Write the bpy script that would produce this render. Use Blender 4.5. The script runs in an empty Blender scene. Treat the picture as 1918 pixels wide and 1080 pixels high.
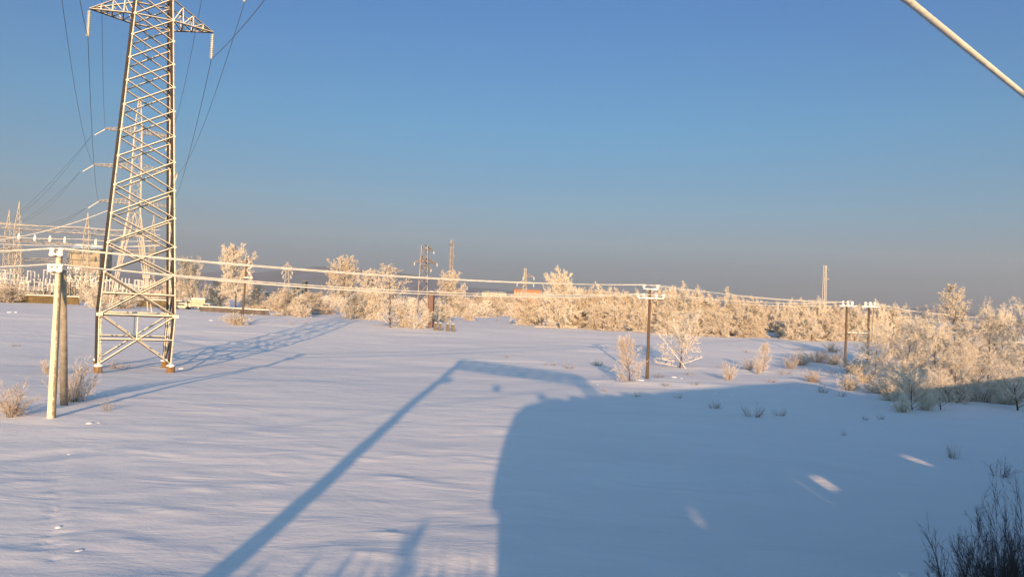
import bpy, math, random
import numpy as np
from mathutils import Vector, Matrix
R = math.radians
C = bpy.context.scene.collection
sc = bpy.context.scene

# ------------------------------------------------------------------ camera
CAMZ = 7.7; F = 1480.0; PITCH = R(1.25); ROLL = R(2.15)
Fw = Vector((0, math.cos(PITCH), math.sin(PITCH)))
U0 = Vector((0, -math.sin(PITCH), math.cos(PITCH))); R0 = Vector((1, 0, 0))
Up = U0*math.cos(ROLL) - R0*math.sin(ROLL)
Rt = R0*math.cos(ROLL) + U0*math.sin(ROLL)
cam_d = bpy.data.cameras.new("camera"); cam = bpy.data.objects.new("camera", cam_d); C.objects.link(cam)
m = Matrix.Identity(4)
for i in range(3):
    m[i][0] = Rt[i]; m[i][1] = Up[i]; m[i][2] = -Fw[i]
m[2][3] = CAMZ
cam.matrix_world = m
cam_d.sensor_width = 36; cam_d.lens = 36*F/1918; cam_d.clip_end = 40000; cam_d.clip_start = 0.1
sc.camera = cam

# ------------------------------------------------------------------ light, sky, exposure
EL = R(9.6)
SUNDIR = Vector((-0.006, 1, 0)).normalized()*math.cos(EL) + Vector((0, 0, -math.sin(EL)))   # the way the light travels
sun_d = bpy.data.lights.new("sun", 'SUN'); sun = bpy.data.objects.new("sun", sun_d); C.objects.link(sun)
sun_d.energy = 4.4; sun_d.angle = R(0.53); sun_d.color = (1.0, 0.62, 0.31)
sun.rotation_euler = SUNDIR.to_track_quat('-Z', 'Y').to_euler()
w = bpy.data.worlds.new("World"); sc.world = w; w.use_nodes = True
nt = w.node_tree; bg = nt.nodes['Background']
sky = nt.nodes.new('ShaderNodeTexSky'); sky.sky_type = 'NISHITA'; sky.sun_disc = False
sky.sun_elevation = EL; sky.sun_rotation = R(180.3); sky.altitude = 100
sky.air_density = 1.0; sky.dust_density = 0.3; sky.ozone_density = 5.0
# tint laid over the sky: the side away from the sun is deeper and goes lavender-grey at the horizon, the sun's side is boosted warm to lift the shaded snow
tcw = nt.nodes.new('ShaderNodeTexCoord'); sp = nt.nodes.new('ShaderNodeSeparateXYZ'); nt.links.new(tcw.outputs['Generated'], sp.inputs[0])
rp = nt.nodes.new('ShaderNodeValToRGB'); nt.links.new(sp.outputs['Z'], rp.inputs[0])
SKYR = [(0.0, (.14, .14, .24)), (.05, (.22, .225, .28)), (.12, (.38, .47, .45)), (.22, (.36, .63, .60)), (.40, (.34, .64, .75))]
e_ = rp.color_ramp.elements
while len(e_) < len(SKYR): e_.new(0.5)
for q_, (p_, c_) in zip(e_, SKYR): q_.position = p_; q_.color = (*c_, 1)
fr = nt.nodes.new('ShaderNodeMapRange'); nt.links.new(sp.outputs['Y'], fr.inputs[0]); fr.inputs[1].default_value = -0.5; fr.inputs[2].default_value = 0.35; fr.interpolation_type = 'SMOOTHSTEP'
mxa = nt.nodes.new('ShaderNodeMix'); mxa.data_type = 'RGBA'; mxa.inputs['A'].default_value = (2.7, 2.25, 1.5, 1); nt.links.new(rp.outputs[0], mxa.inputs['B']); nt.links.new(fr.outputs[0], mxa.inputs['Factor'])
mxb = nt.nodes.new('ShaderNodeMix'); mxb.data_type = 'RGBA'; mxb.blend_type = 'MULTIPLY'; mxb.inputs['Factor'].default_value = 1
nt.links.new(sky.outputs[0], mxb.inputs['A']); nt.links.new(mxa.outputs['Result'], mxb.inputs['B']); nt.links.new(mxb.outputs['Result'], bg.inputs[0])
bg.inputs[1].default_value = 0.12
sc.view_settings.view_transform = 'Standard'; sc.view_settings.look = 'None'
sc.view_settings.exposure = 0.75; sc.view_settings.gamma = 1; sc.view_settings.use_curve_mapping = False
sc.cycles.use_denoising = True

# ------------------------------------------------------------------ materials
def mat(name, col, rough=0.8, var=0.15, scale=3.0, bump=0.0, metallic=0.0, stretch=None):
    M = bpy.data.materials.new(name); M.use_nodes = True; n = M.node_tree; L = n.links
    b = n.nodes['Principled BSDF']; b.inputs['Roughness'].default_value = rough; b.inputs['Metallic'].default_value = metallic
    tc = n.nodes.new('ShaderNodeTexCoord'); no = n.nodes.new('ShaderNodeTexNoise')
    no.inputs['Scale'].default_value = scale; no.inputs['Detail'].default_value = 5
    if stretch:
        mp = n.nodes.new('ShaderNodeMapping'); mp.inputs['Scale'].default_value = stretch
        L.new(tc.outputs['Object'], mp.inputs[0]); L.new(mp.outputs[0], no.inputs['Vector'])
    else: L.new(tc.outputs['Object'], no.inputs['Vector'])
    r = n.nodes.new('ShaderNodeValToRGB'); r.color_ramp.elements[0].position = 0.3; r.color_ramp.elements[1].position = 0.7
    r.color_ramp.elements[0].color = (*[c*(1-var) for c in col], 1); r.color_ramp.elements[1].color = (*[min(1, c*(1+var)) for c in col], 1)
    L.new(no.outputs['Fac'], r.inputs[0]); L.new(r.outputs[0], b.inputs['Base Color'])
    if bump:
        bp = n.nodes.new('ShaderNodeBump'); bp.inputs['Strength'].default_value = bump; bp.inputs['Distance'].default_value = 0.05
        L.new(no.outputs['Fac'], bp.inputs['Height']); L.new(bp.outputs[0], b.inputs['Normal'])
    return M

def frosted(name, bare, frost, wind=(-0.2, -0.75, 0.55), thr=0.0, soft=0.12, noise=0.5, scale=4.0, vary=0.0):
    """hoarfrost that has settled on the windward and upper faces, bare surface elsewhere"""
    M = bpy.data.materials.new(name); M.use_nodes = True; n = M.node_tree; L = n.links
    b = n.nodes['Principled BSDF']; b.inputs['Roughness'].default_value = 0.85
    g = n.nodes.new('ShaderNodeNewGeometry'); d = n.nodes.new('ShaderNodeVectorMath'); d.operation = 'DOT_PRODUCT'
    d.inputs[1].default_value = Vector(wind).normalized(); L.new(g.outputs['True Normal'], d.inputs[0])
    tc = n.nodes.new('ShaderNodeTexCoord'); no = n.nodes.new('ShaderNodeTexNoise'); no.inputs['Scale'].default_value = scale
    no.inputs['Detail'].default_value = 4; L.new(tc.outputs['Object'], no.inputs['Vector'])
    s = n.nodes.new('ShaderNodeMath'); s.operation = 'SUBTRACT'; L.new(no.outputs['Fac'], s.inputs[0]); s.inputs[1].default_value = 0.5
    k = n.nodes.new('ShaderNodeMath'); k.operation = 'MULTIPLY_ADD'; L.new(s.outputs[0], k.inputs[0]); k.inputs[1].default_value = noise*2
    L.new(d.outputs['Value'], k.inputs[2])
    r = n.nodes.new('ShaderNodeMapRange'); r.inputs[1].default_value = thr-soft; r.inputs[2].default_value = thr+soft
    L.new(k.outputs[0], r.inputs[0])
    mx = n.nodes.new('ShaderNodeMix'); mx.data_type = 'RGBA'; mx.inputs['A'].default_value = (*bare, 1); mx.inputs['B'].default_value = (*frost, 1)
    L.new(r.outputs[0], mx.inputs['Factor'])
    if vary:                                                        # each tree carries its own amount of frost
        oi = n.nodes.new('ShaderNodeObjectInfo'); rr = n.nodes.new('ShaderNodeValToRGB'); L.new(oi.outputs['Random'], rr.inputs[0])
        rr.color_ramp.elements[0].color = (1-vary, 1-vary*1.15, 1-vary*1.3, 1); rr.color_ramp.elements[1].color = (1, 1, 1, 1)
        big = n.nodes.new('ShaderNodeTexNoise'); big.inputs['Scale'].default_value = .55; big.inputs['Detail'].default_value = 3; L.new(tc.outputs['Object'], big.inputs['Vector'])
        br = n.nodes.new('ShaderNodeValToRGB'); br.color_ramp.elements[0].position = .36; br.color_ramp.elements[1].position = .56
        br.color_ramp.elements[0].color = (.92, .89, .86, 1); br.color_ramp.elements[1].color = (1, 1, 1, 1); L.new(big.outputs['Fac'], br.inputs[0])
        m1 = n.nodes.new('ShaderNodeMix'); m1.data_type = 'RGBA'; m1.blend_type = 'MULTIPLY'; m1.inputs['Factor'].default_value = 1
        m2 = n.nodes.new('ShaderNodeMix'); m2.data_type = 'RGBA'; m2.blend_type = 'MULTIPLY'; m2.inputs['Factor'].default_value = 1
        L.new(mx.outputs['Result'], m1.inputs['A']); L.new(rr.outputs[0], m1.inputs['B']); L.new(m1.outputs['Result'], m2.inputs['A']); L.new(br.outputs[0], m2.inputs['B'])
        L.new(m2.outputs['Result'], b.inputs['Base Color'])
    else: L.new(mx.outputs['Result'], b.inputs['Base Color'])
    return M

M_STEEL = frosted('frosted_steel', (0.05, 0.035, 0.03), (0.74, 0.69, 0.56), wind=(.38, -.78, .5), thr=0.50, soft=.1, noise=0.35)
M_STEEL_FAR = frosted('frosted_grey_steel', (0.09, 0.07, 0.06), (0.58, 0.52, 0.44), wind=(.38, -.78, .5), thr=0.35, noise=0.5)
M_BARE = mat('bare_dark_steel', (0.022, 0.016, 0.015), .7, .4, 3)
M_RUST = frosted('rusty_frosted_steel', (0.07, 0.045, 0.04), (0.48, 0.42, 0.38), thr=0.62, noise=0.6, scale=1.5)
M_WIRE = mat('dark_conductor', (0.05, 0.05, 0.055), 0.5)
M_FWIRE = mat('frosted_wire', (0.80, 0.74, 0.64), 0.9, 0.08, 8, 0.3)
M_FROST = mat('frost', (0.82, 0.80, 0.76), 0.9, 0.06, 9, 0.4)
M_INS = frosted('frosted_glass_insulator', (0.20, 0.21, 0.17), (0.70, 0.68, 0.58), thr=-0.3, noise=0.3)
M_CONC = mat('weathered_concrete', (0.30, 0.26, 0.20), 0.9, 0.25, 2.5, 0.5)
M_BROWN = mat('stained_concrete_footing', (0.20, 0.115, 0.045), 0.9, 0.3, 2.0, 0.5)
M_WOOD = mat('weathered_wood', (0.105, 0.072, 0.048), 0.85, 0.35, 2.0, 0.4, stretch=(6, 6, .5))
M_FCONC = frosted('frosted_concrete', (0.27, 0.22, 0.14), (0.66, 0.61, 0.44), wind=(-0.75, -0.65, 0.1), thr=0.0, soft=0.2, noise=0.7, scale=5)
M_BARK = frosted('frosted_bark', (0.075, 0.048, 0.038), (0.55, 0.49, 0.43), wind=(-0.1, -0.2, 0.95), thr=0.45, noise=0.6)
M_TWIG = frosted('hoarfrost_on_twigs', (0.23, 0.155, 0.115), (0.88, 0.81, 0.71), wind=(-0.05, -0.5, 0.85), thr=-0.36, soft=0.4, noise=0.6, scale=2, vary=.13)
M_TWIGP = frosted('thin_hoarfrost_on_red_twigs', (0.24, 0.155, 0.115), (0.80, 0.71, 0.62), wind=(-0.05, -0.5, 0.85), thr=-0.3, soft=0.4, noise=0.7, scale=2, vary=.15)
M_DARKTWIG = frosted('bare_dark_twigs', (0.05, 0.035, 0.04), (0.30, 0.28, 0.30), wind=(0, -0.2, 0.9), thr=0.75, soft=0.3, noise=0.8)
M_GRASS = frosted('frosted_dry_grass', (0.25, 0.17, 0.10), (0.66, 0.60, 0.52), wind=(0, -0.4, 0.9), thr=-0.1, soft=0.4, noise=0.8)

def snow_material():
    M = bpy.data.materials.new('wind_packed_snow'); M.use_nodes = True; n = M.node_tree; L = n.links
    b = n.nodes['Principled BSDF']; b.inputs['Roughness'].default_value = 0.75; b.inputs['Specular IOR Level'].default_value = 0.25
    geo = n.nodes.new('ShaderNodeNewGeometry')
    def noise(sc_, scale, detail, rot=0):
        mp = n.nodes.new('ShaderNodeMapping'); mp.inputs['Scale'].default_value = sc_; mp.inputs['Rotation'].default_value = (0, 0, rot)
        no = n.nodes.new('ShaderNodeTexNoise'); no.inputs['Scale'].default_value = scale; no.inputs['Detail'].default_value = detail
        no.inputs['Distortion'].default_value = 0.6
        L.new(geo.outputs['Position'], mp.inputs[0]); L.new(mp.outputs[0], no.inputs['Vector']); return no
    a = noise((0.42, 1.2, 1), 0.8, 9, 0.12); c = noise((0.20, 0.34, 1), 1.0, 8, -0.15); f = noise((1, 1.6, 1), 5.0, 6)
    bp1 = n.nodes.new('ShaderNodeBump'); bp1.inputs['Strength'].default_value = 0.31; bp1.inputs['Distance'].default_value = 0.13
    L.new(a.outputs['Fac'], bp1.inputs['Height'])
    bp2 = n.nodes.new('ShaderNodeBump'); bp2.inputs['Strength'].default_value = 0.42; bp2.inputs['Distance'].default_value = 0.35
    L.new(c.outputs['Fac'], bp2.inputs['Height']); L.new(bp1.outputs[0], bp2.inputs['Normal'])
    bp3 = n.nodes.new('ShaderNodeBump'); bp3.inputs['Strength'].default_value = 0.35; bp3.inputs['Distance'].default_value = 0.03
    L.new(f.outputs['Fac'], bp3.inputs['Height']); L.new(bp2.outputs[0], bp3.inputs['Normal'])
    L.new(bp3.outputs[0], b.inputs['Normal'])
    r = n.nodes.new('ShaderNodeValToRGB'); r.color_ramp.elements[0].color = (0.79, 0.775, 0.805, 1); r.color_ramp.elements[1].color = (0.86, 0.845, 0.87, 1)
    L.new(c.outputs['Fac'], r.inputs[0]); L.new(r.outputs[0], b.inputs['Base Color'])
    return M
M_SNOW = snow_material()
M_SNOWCAP = mat('snow_cap', (0.82, 0.83, 0.86), 0.8, 0.04, 4, 0.5)

# ------------------------------------------------------------------ object helpers
def meta(o, label=None, cat=None, group=None, kind=None):
    if label: o['label'] = label
    if cat: o['category'] = cat
    if group: o['group'] = group
    if kind: o['kind'] = kind
    return o
def link(name, me, material, parent=None):
    o = bpy.data.objects.new(name, me); C.objects.link(o)
    if material and not me.materials: me.materials.append(material)
    if parent: o.parent = parent
    return o
def empty(name, loc, label, cat, group=None, rz=0):
    o = bpy.data.objects.new(name, None); C.objects.link(o); o.location = loc; o.rotation_euler = (0, 0, rz); o.empty_display_size = 0.3
    return meta(o, label, cat, group)
def np_mesh(name, V, Q, smooth=False):
    V = np.asarray(V, np.float32); Q = np.asarray(Q, np.int32); me = bpy.data.meshes.new(name)
    me.vertices.add(len(V)); me.vertices.foreach_set('co', V.ravel())
    k = Q.shape[1]; me.loops.add(Q.size); me.loops.foreach_set('vertex_index', Q.ravel())
    me.polygons.add(len(Q)); me.polygons.foreach_set('loop_start', np.arange(0, Q.size, k, dtype=np.int32))
    me.polygons.foreach_set('loop_total', np.full(len(Q), k, np.int32))
    if smooth: me.polygons.foreach_set('use_smooth', np.ones(len(Q), bool))
    me.update(calc_edges=True); me.validate(); return me
def seg_mesh(name, S, sides=3, smooth=False):
    """S: rows x0 y0 z0 x1 y1 z1 r0 r1 -> open tapered prisms"""
    S = np.asarray(S, np.float64); n = len(S); P0 = S[:, :3]; P1 = S[:, 3:6]
    d = P1-P0; d /= np.maximum(np.linalg.norm(d, axis=1, keepdims=True), 1e-9)
    ref = np.where(np.abs(d[:, 2:3]) > 0.9, np.array([[1., 0, 0]]), np.array([[0., 0, 1]]))
    a = np.cross(d, ref); a /= np.linalg.norm(a, axis=1, keepdims=True); b = np.cross(a, d)
    V = np.zeros((n, 2*sides, 3)); 
    for k in range(sides):
        t = 2*math.pi*k/sides + 0.5
        o = a*math.cos(t)+b*math.sin(t)
        V[:, k] = P0+o*S[:, 6:7]; V[:, sides+k] = P1+o*S[:, 7:8]
    base = (np.arange(n)*2*sides)[:, None]; Q = []
    for k in range(sides):
        k2 = (k+1) % sides
        Q.append(np.hstack([base+k, base+sides+k, base+sides+k2, base+k2]))
    return np_mesh(name, V.reshape(-1, 3), np.stack(Q, 1).reshape(-1, 4), smooth)

def crust(mb, x0, x1, y, z, r, seed):
    rn_ = random.Random(seed); n = max(4, int((x1-x0)/.16)); mb.lathe([(.02, 0)]+[(r*rn_.uniform(.55, 1.15), (x1-x0)*(i+.5)/n) for i in range(n)]+[(.02, x1-x0)], (x0, y, z), 8, (1, 0, 0), .2, seed); return mb
ordn = ['first', 'second', 'third', 'fourth', 'fifth', 'sixth', 'seventh', 'eighth', 'ninth', 'tenth', 'eleventh', 'twelfth', 'thirteenth', 'fourteenth', 'fifteenth', 'sixteenth', 'seventeenth', 'eighteenth', 'nineteenth', 'twentieth']
ordn += ['twenty-'+o for o in ordn[:9]]+['thirtieth']+['thirty-'+o for o in ordn[:9]]+['fortieth']+['forty-'+o for o in ordn[:9]]+['fiftieth']+['fifty-'+o for o in ordn[:9]]
class MB:
    def __init__(s): s.v = []; s.f = []
    def add(s, V, Fs):
        o = len(s.v); s.v += [tuple(p) for p in V]; s.f += [tuple(i+o for i in f) for f in Fs]; return s
    def box(s, c, size, rz=0):
        hx, hy, hz = [q/2 for q in size]; co, si = math.cos(rz), math.sin(rz); V = []
        for z in (-hz, hz):
            for x, y in ((-hx, -hy), (hx, -hy), (hx, hy), (-hx, hy)):
                V.append((c[0]+x*co-y*si, c[1]+x*si+y*co, c[2]+z))
        return s.add(V, [(3, 2, 1, 0), (4, 5, 6, 7), (0, 1, 5, 4), (1, 2, 6, 5), (2, 3, 7, 6), (3, 0, 4, 7)])
    def bar(s, p, q, w, h=None, ref=(0, 0, 1), diag=True):
        p = Vector(p); q = Vector(q); h = h or w; d = (q-p)
        if d.length < 1e-6: return s
        d.normalize(); ref = Vector(ref)
        if abs(d.dot(ref)) > 0.98: ref = Vector((0, 1, 0))
        a = d.cross(ref).normalized(); b = a.cross(d)
        if diag: a, b = (a+b)/1.4142, (b-a)/1.4142; w *= .80; h *= .80
        V = [e+a*x*w/2+b*y*h/2 for e in (p, q) for x, y in ((-1, -1), (1, -1), (1, 1), (-1, 1))]
        return s.add(V, [(0, 1, 2, 3), (7, 6, 5, 4), (0, 4, 5, 1), (1, 5, 6, 2), (2, 6, 7, 3), (3, 7, 4, 0)])
    def lathe(s, prof, c=(0, 0, 0), n=12, axis=None, jit=0, seed=0):
        """prof: (r, t) along axis"""
        ax = Vector(axis or (0, 0, 1)).normalized(); ref = Vector((1, 0, 0)) if abs(ax.x) < 0.9 else Vector((0, 1, 0))
        a = ax.cross(ref).normalized(); b = ax.cross(a); c = Vector(c); rn = random.Random(seed); V = []; Fs = []
        for (r, t) in prof:
            for k in range(n):
                th = 2*math.pi*k/n; rr = r*(1+rn.uniform(-jit, jit))
                V.append(c+ax*t+(a*math.cos(th)+b*math.sin(th))*rr)
        for i in range(len(prof)-1):
            for k in range(n):
                k2 = (k+1) % n; Fs.append((i*n+k, i*n+k2, (i+1)*n+k2, (i+1)*n+k))
        Fs.append(tuple(range(n-1, -1, -1))); Fs.append(tuple(range((len(prof)-1)*n, len(prof)*n)))
        return s.add(V, Fs)
    def tube(s, pts, r, n=6):
        for i in range(len(pts)-1):
            p, q = Vector(pts[i]), Vector(pts[i+1]); L = (q-p).length
            if L > 1e-6: s.lathe([(r, 0), (r, L)], p, n, q-p)
        return s
    def blob(s, c, size, seed=0, jit=0.12, nu=10, nv=6):
        rn = random.Random(seed); V = []; Fs = []; c = Vector(c)
        V.append(c+Vector((0, 0, -size[2])))
        for j in range(1, nv):
            ph = -math.pi/2+math.pi*j/nv
            for i in range(nu):
                th = 2*math.pi*i/nu; k = 1+rn.uniform(-jit, jit)
                V.append(c+Vector((math.cos(ph)*math.cos(th)*size[0]*k, math.cos(ph)*math.sin(th)*size[1]*k, math.sin(ph)*size[2]*k)))
        V.append(c+Vector((0, 0, size[2])))
        for i in range(nu): Fs.append((0, 1+(i+1) % nu, 1+i))
        for j in range(nv-2):
            for i in range(nu):
                a = 1+j*nu+i; b = 1+j*nu+(i+1) % nu; Fs.append((a, b, b+nu, a+nu))
        t = len(V)-1
        for i in range(nu): Fs.append((t, 1+(nv-2)*nu+i, 1+(nv-2)*nu+(i+1) % nu))
        return s.add(V, Fs)
    def build(s, name, material, parent=None, smooth=False):
        me = bpy.data.meshes.new(name); me.from_pydata(s.v, [], s.f); me.update()
        if smooth: me.polygons.foreach_set('use_smooth', [True]*len(me.polygons))
        return link(name, me, material, parent)

# ------------------------------------------------------------------ terrain
_GY = [-1e5, 90, 120, 145, 165, 200, 250, 400, 1000, 3000, 1e5]; _GZ = [0, 0, .5, 1.6, 2.5, 3.45, 4.2, 4.9, 5.5, 5.9, 5.9]
_rng = np.random.RandomState(5)
_LAT = _rng.rand(256, 256)
def vnoise(x, y):
    x = np.asarray(x, float); y = np.asarray(y, float)
    xi = np.floor(x).astype(int); yi = np.floor(y).astype(int); fx = x-xi; fy = y-yi
    fx = fx*fx*(3-2*fx); fy = fy*fy*(3-2*fy); g = lambda a, b: _LAT[a % 256, b % 256]
    return (g(xi, yi)*(1-fx)+g(xi+1, yi)*fx)*(1-fy)+(g(xi, yi+1)*(1-fx)+g(xi+1, yi+1)*fx)*fy-0.5
TA = R(43); TD = Vector((math.cos(TA), math.sin(TA), 0)); TN = Vector((-math.sin(TA), math.cos(TA), 0)); TQ = Vector((0, -3.2, 0))
ETOP = 3.5
def height(x, y):
    x = np.asarray(x, float); y = np.asarray(y, float)
    z = (np.interp(y-8, _GY, _GZ)+np.interp(y, _GY, _GZ)+np.interp(y+8, _GY, _GZ))/3
    z = z + 0.55*vnoise(x/38+3, y/30+9) + 0.20*vnoise(x/9+40, y/5+7) + 0.05*vnoise(x/2.6+3+vnoise(x/7, y/7+5)*2, y/1.5+70+vnoise(x/5+9, y/6)*3)*np.clip((160-y)/100, 0, 1)
    z = z + 0.45*np.exp(-((x-16)/11)**2-((y-82)/3.0)**2)           # low bank by the pole
    q = (x-TQ.x)*TN.x+(y-TQ.y)*TN.y
    e = np.clip((7.4-q)/5.6, 0, 1); e = e*e*(3-2*e)*0.4+e*0.6
    return z*(1-e)+ETOP*e + 0.05*vnoise(x*1.3, y*1.3)*e
def hz(x, y): return float(height(x, y))
def build_ground():
    ys = list(np.arange(-400, -60, 20))+list(np.arange(-60, -8, 2.0)); y = -8.0
    while y < 170: ys.append(y); y += max(0.16, 0.0065*(y+8))
    while y < 14000: ys.append(y); y *= 1.035
    us = list(np.linspace(-7, -1.0, 30))+list(np.linspace(-0.98, 0.98, 420))+list(np.linspace(1.0, 7, 30))
    ys = np.array(ys); us = np.array(us); W = np.maximum(ys, 0)+np.where(ys < 0, 60, 60*np.exp(-ys/40))+8*0
    X = us[None, :]*W[:, None]; Y = np.repeat(ys[:, None], len(us), 1); Z = height(X, Y)
    rt = np.random.RandomState(2)
    for k in range(34):                                             # a trail of footprints and small crusty drifts
        t = k/33; g0 = gnd(122-26*t+rt.uniform(-4, 4), 845+200*t); fx, fy = g0.x+(.14 if k % 2 else -.14), g0.y
        d2 = ((X-fx)/.14)**2+((Y-fy)/.22)**2; Z = Z-.08*np.exp(-d2)+.03*np.exp(-((X-fx)/.3)**2-((Y-fy-.35)/.2)**2)
    for k in range(100):
        px_, py_ = rt.uniform(0, 1200), 655+400*rt.rand()**.8; g0 = gnd(px_, py_); w1 = rt.uniform(.25, 1.1); w2 = w1*rt.uniform(.25, .5)
        Z = Z+rt.uniform(.015, .055)*np.exp(-((X-g0.x)/w1)**2-((Y-g0.y+.25*(X-g0.x))/w2)**2)
    for y0, sl in ((104, .05), (121, .02), (127, -.03), (139, .03)):
        Z = Z+.16*np.exp(-((Y-y0-sl*X-1.5*vnoise(X/20, Y*0+y0))/.9)**2)*np.clip(vnoise(X/14, Y*0+y0*3)*4, 0, 1)
    V = np.stack([X, Y, Z], -1).reshape(-1, 3); nr, nc = len(ys), len(us)
    i = (np.arange(nr-1)[:, None]*nc+np.arange(nc-1)[None, :]).ravel()
    me = np_mesh('snow_field', V, np.stack([i, i+1, i+nc+1, i+nc], 1), True)
    return meta(link('snow_ground', me, M_SNOW), kind='structure')
def ray(px, py): return (Fw*F+Rt*(px-959)-Up*(py-540)).normalized()
def at(px, py, Y):
    d = ray(px, py); return Vector((0, 0, CAMZ))+d*(Y/d.y)
def gnd(px, py):
    d = ray(px, py); o = Vector((0, 0, CAMZ)); t = 8.0; pt = t
    while t < 6000:
        p = o+d*t
        if p.z < hz(p.x, p.y):
            a, b = pt, t
            for _ in range(20):
                mm = (a+b)/2; p = o+d*mm
                if p.z < hz(p.x, p.y): b = mm
                else: a = mm
            p = o+d*b; return Vector((p.x, p.y, hz(p.x, p.y)))
        pt = t; t *= 1.01
    return o+d*6000
def unproj(p):
    q = Vector(p)-Vector((0, 0, CAMZ)); z = q.dot(Fw); return 959+F*q.dot(Rt)/z, 540-F*q.dot(Up)/z
def vert_top(g, py):
    """height of a vertical thing at ground point g whose top shows at image row py"""
    lo, hi = 0.0, 150.0
    for _ in range(40):
        mm = (lo+hi)/2
        if unproj(g+Vector((0, 0, mm)))[1] > py: lo = mm
        else: hi = mm
    return (lo+hi)/2
def to_plane(px, py, off=0.0):
    """where the caster of a shadow seen at (px,py) stands in the vertical plane along the track"""
    g = gnd(px, py); L = SUNDIR; Q = TQ+TN*off
    t = (g-Q).dot(TN)/L.dot(TN); return g-L*t

build_ground()

# far hills
def build_hills():
    r = random.Random(3); n = 160; V = []; 
    for j, (d, k) in enumerate(((3300, 0), (3500, .55), (3900, 1.0), (4300, .8), (4700, 0))):
        for i in range(n):
            px = -700+i*(3300/(n-1)); u = (px-959)/F
            t = (px-120)/1900
            prof = 16+40*math.exp(-((px-640)/330)**2)+14*math.exp(-((px-250)/160)**2)+9*math.exp(-((px-1500)/350)**2)+4*math.sin(px/83)+2.2*math.sin(px/31+1)+1.2*math.sin(px/13)
            V.append((u*d, d, 4+(prof/F*3900)*k))
    Fs = [(j*n+i, j*n+i+1, (j+1)*n+i+1, (j+1)*n+i) for j in range(4) for i in range(n-1)]
    me = bpy.data.meshes.new('hills'); me.from_pydata(V, [], Fs); me.update()
    me.polygons.foreach_set('use_smooth', [True]*len(me.polygons))
    meta(link('distant_hills', me, mat('snowy_forest_hills', (0.075, 0.095, 0.15), 0.95, 0.35, 0.006)), kind='structure')
build_hills()

# ------------------------------------------------------------------ wires
def wire(name, pts, r, material, label, sag=None, group=None, n=28, cat='wire', sides=5):
    """pts: support points; each span hangs by its sag"""
    S = []; rime = material is M_FWIRE; ra = r; wr = random.Random(len(label)*7+int(abs(pts[0][0])*31)); n = n*4 if rime else n
    for i in range(len(pts)-1):
        p, q = Vector(pts[i]), Vector(pts[i+1]); s = sag[i] if isinstance(sag, (list, tuple)) else (sag or 0)
        prev = p
        for k in range(1, n+1):
            t = k/n; c = p.lerp(q, t); c.z -= 4*s*t*(1-t)
            ra2 = (r*wr.uniform(.72, 1.2) if cat != 'cable' else r*wr.uniform(.96, 1.04)) if rime else r; S.append((*prev, *c, ra if k > 1 else ra2, ra2)); ra = ra2; prev = c
    o = link(name, seg_mesh(name, S, sides, False), material)
    return meta(o, label, cat, group)

# ------------------------------------------------------------------ lattice towers
def lat_face(mb, a0, b0, a1, b1, w, cross=True, horiz=False):
    mb.bar(a0, b1, w);
    if cross: mb.bar(b0, a1, w*0.98, w*1.02)
    if horiz: mb.bar(a0, b0, w)
def corner(hw, z): return [Vector((sx*hw, sy*hw, z)) for sx, sy in ((-1, -1), (1, -1), (1, 1), (-1, 1))]
def insul(name, p, q, r, n, parent, material=None):
    p = Vector(p); q = Vector(q); L = (q-p).length; prof = [(r*.25, 0)]
    for k in range(n):
        t0 = L*(k+.25)/(n+.5)*1.0; st = L/(n+.5)
        prof += [(r*.3, t0), (r, t0+st*.35), (r*.95, t0+st*.55), (r*.3, t0+st*.8)]
    prof.append((r*.25, L)); mb = MB(); mb.lathe(prof, p, 10, q-p); return mb.build(name, material or M_INS, parent)

def crossarm(root, side, z, top, tip, hwb, hwt, w, seg=4):
    """arm in local x: bottom chords at z, upper chords meeting them at the tip"""
    mb = MB(); T = Vector((side*tip, 0, z+0.15))
    B = [Vector((side*hwb, s*hwb, z)) for s in (-1, 1)]; U = [Vector((side*hwt, s*hwt, top)) for s in (-1, 1)]
    for k in range(2):
        mb.bar(B[k], T, w*1.3); mb.bar(U[k], T, w*1.2)
        for i in range(1, seg):
            t0 = (i-.5)/seg; t1 = i/seg
            b = B[k].lerp(T, t1); u = U[k].lerp(T, t1); mb.bar(b, u, w*.8)
            mb.bar(B[k].lerp(T, (i-1)/seg), U[k].lerp(T, t1), w*.8)
    for i in range(0, seg):
        t = i/seg; t2 = min(1, (i+1)/seg)
        mb.bar(B[0].lerp(T, t), B[1].lerp(T, t2), w*.8)
        if i: mb.bar(B[0].lerp(T, t), B[1].lerp(T, t), w*.75); mb.bar(U[0].lerp(T, t), U[1].lerp(T, t), w*.7)
    return mb.build('crossarm', root['_m'] if False else MATS[-1], root)
MATS = [M_STEEL]

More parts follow.
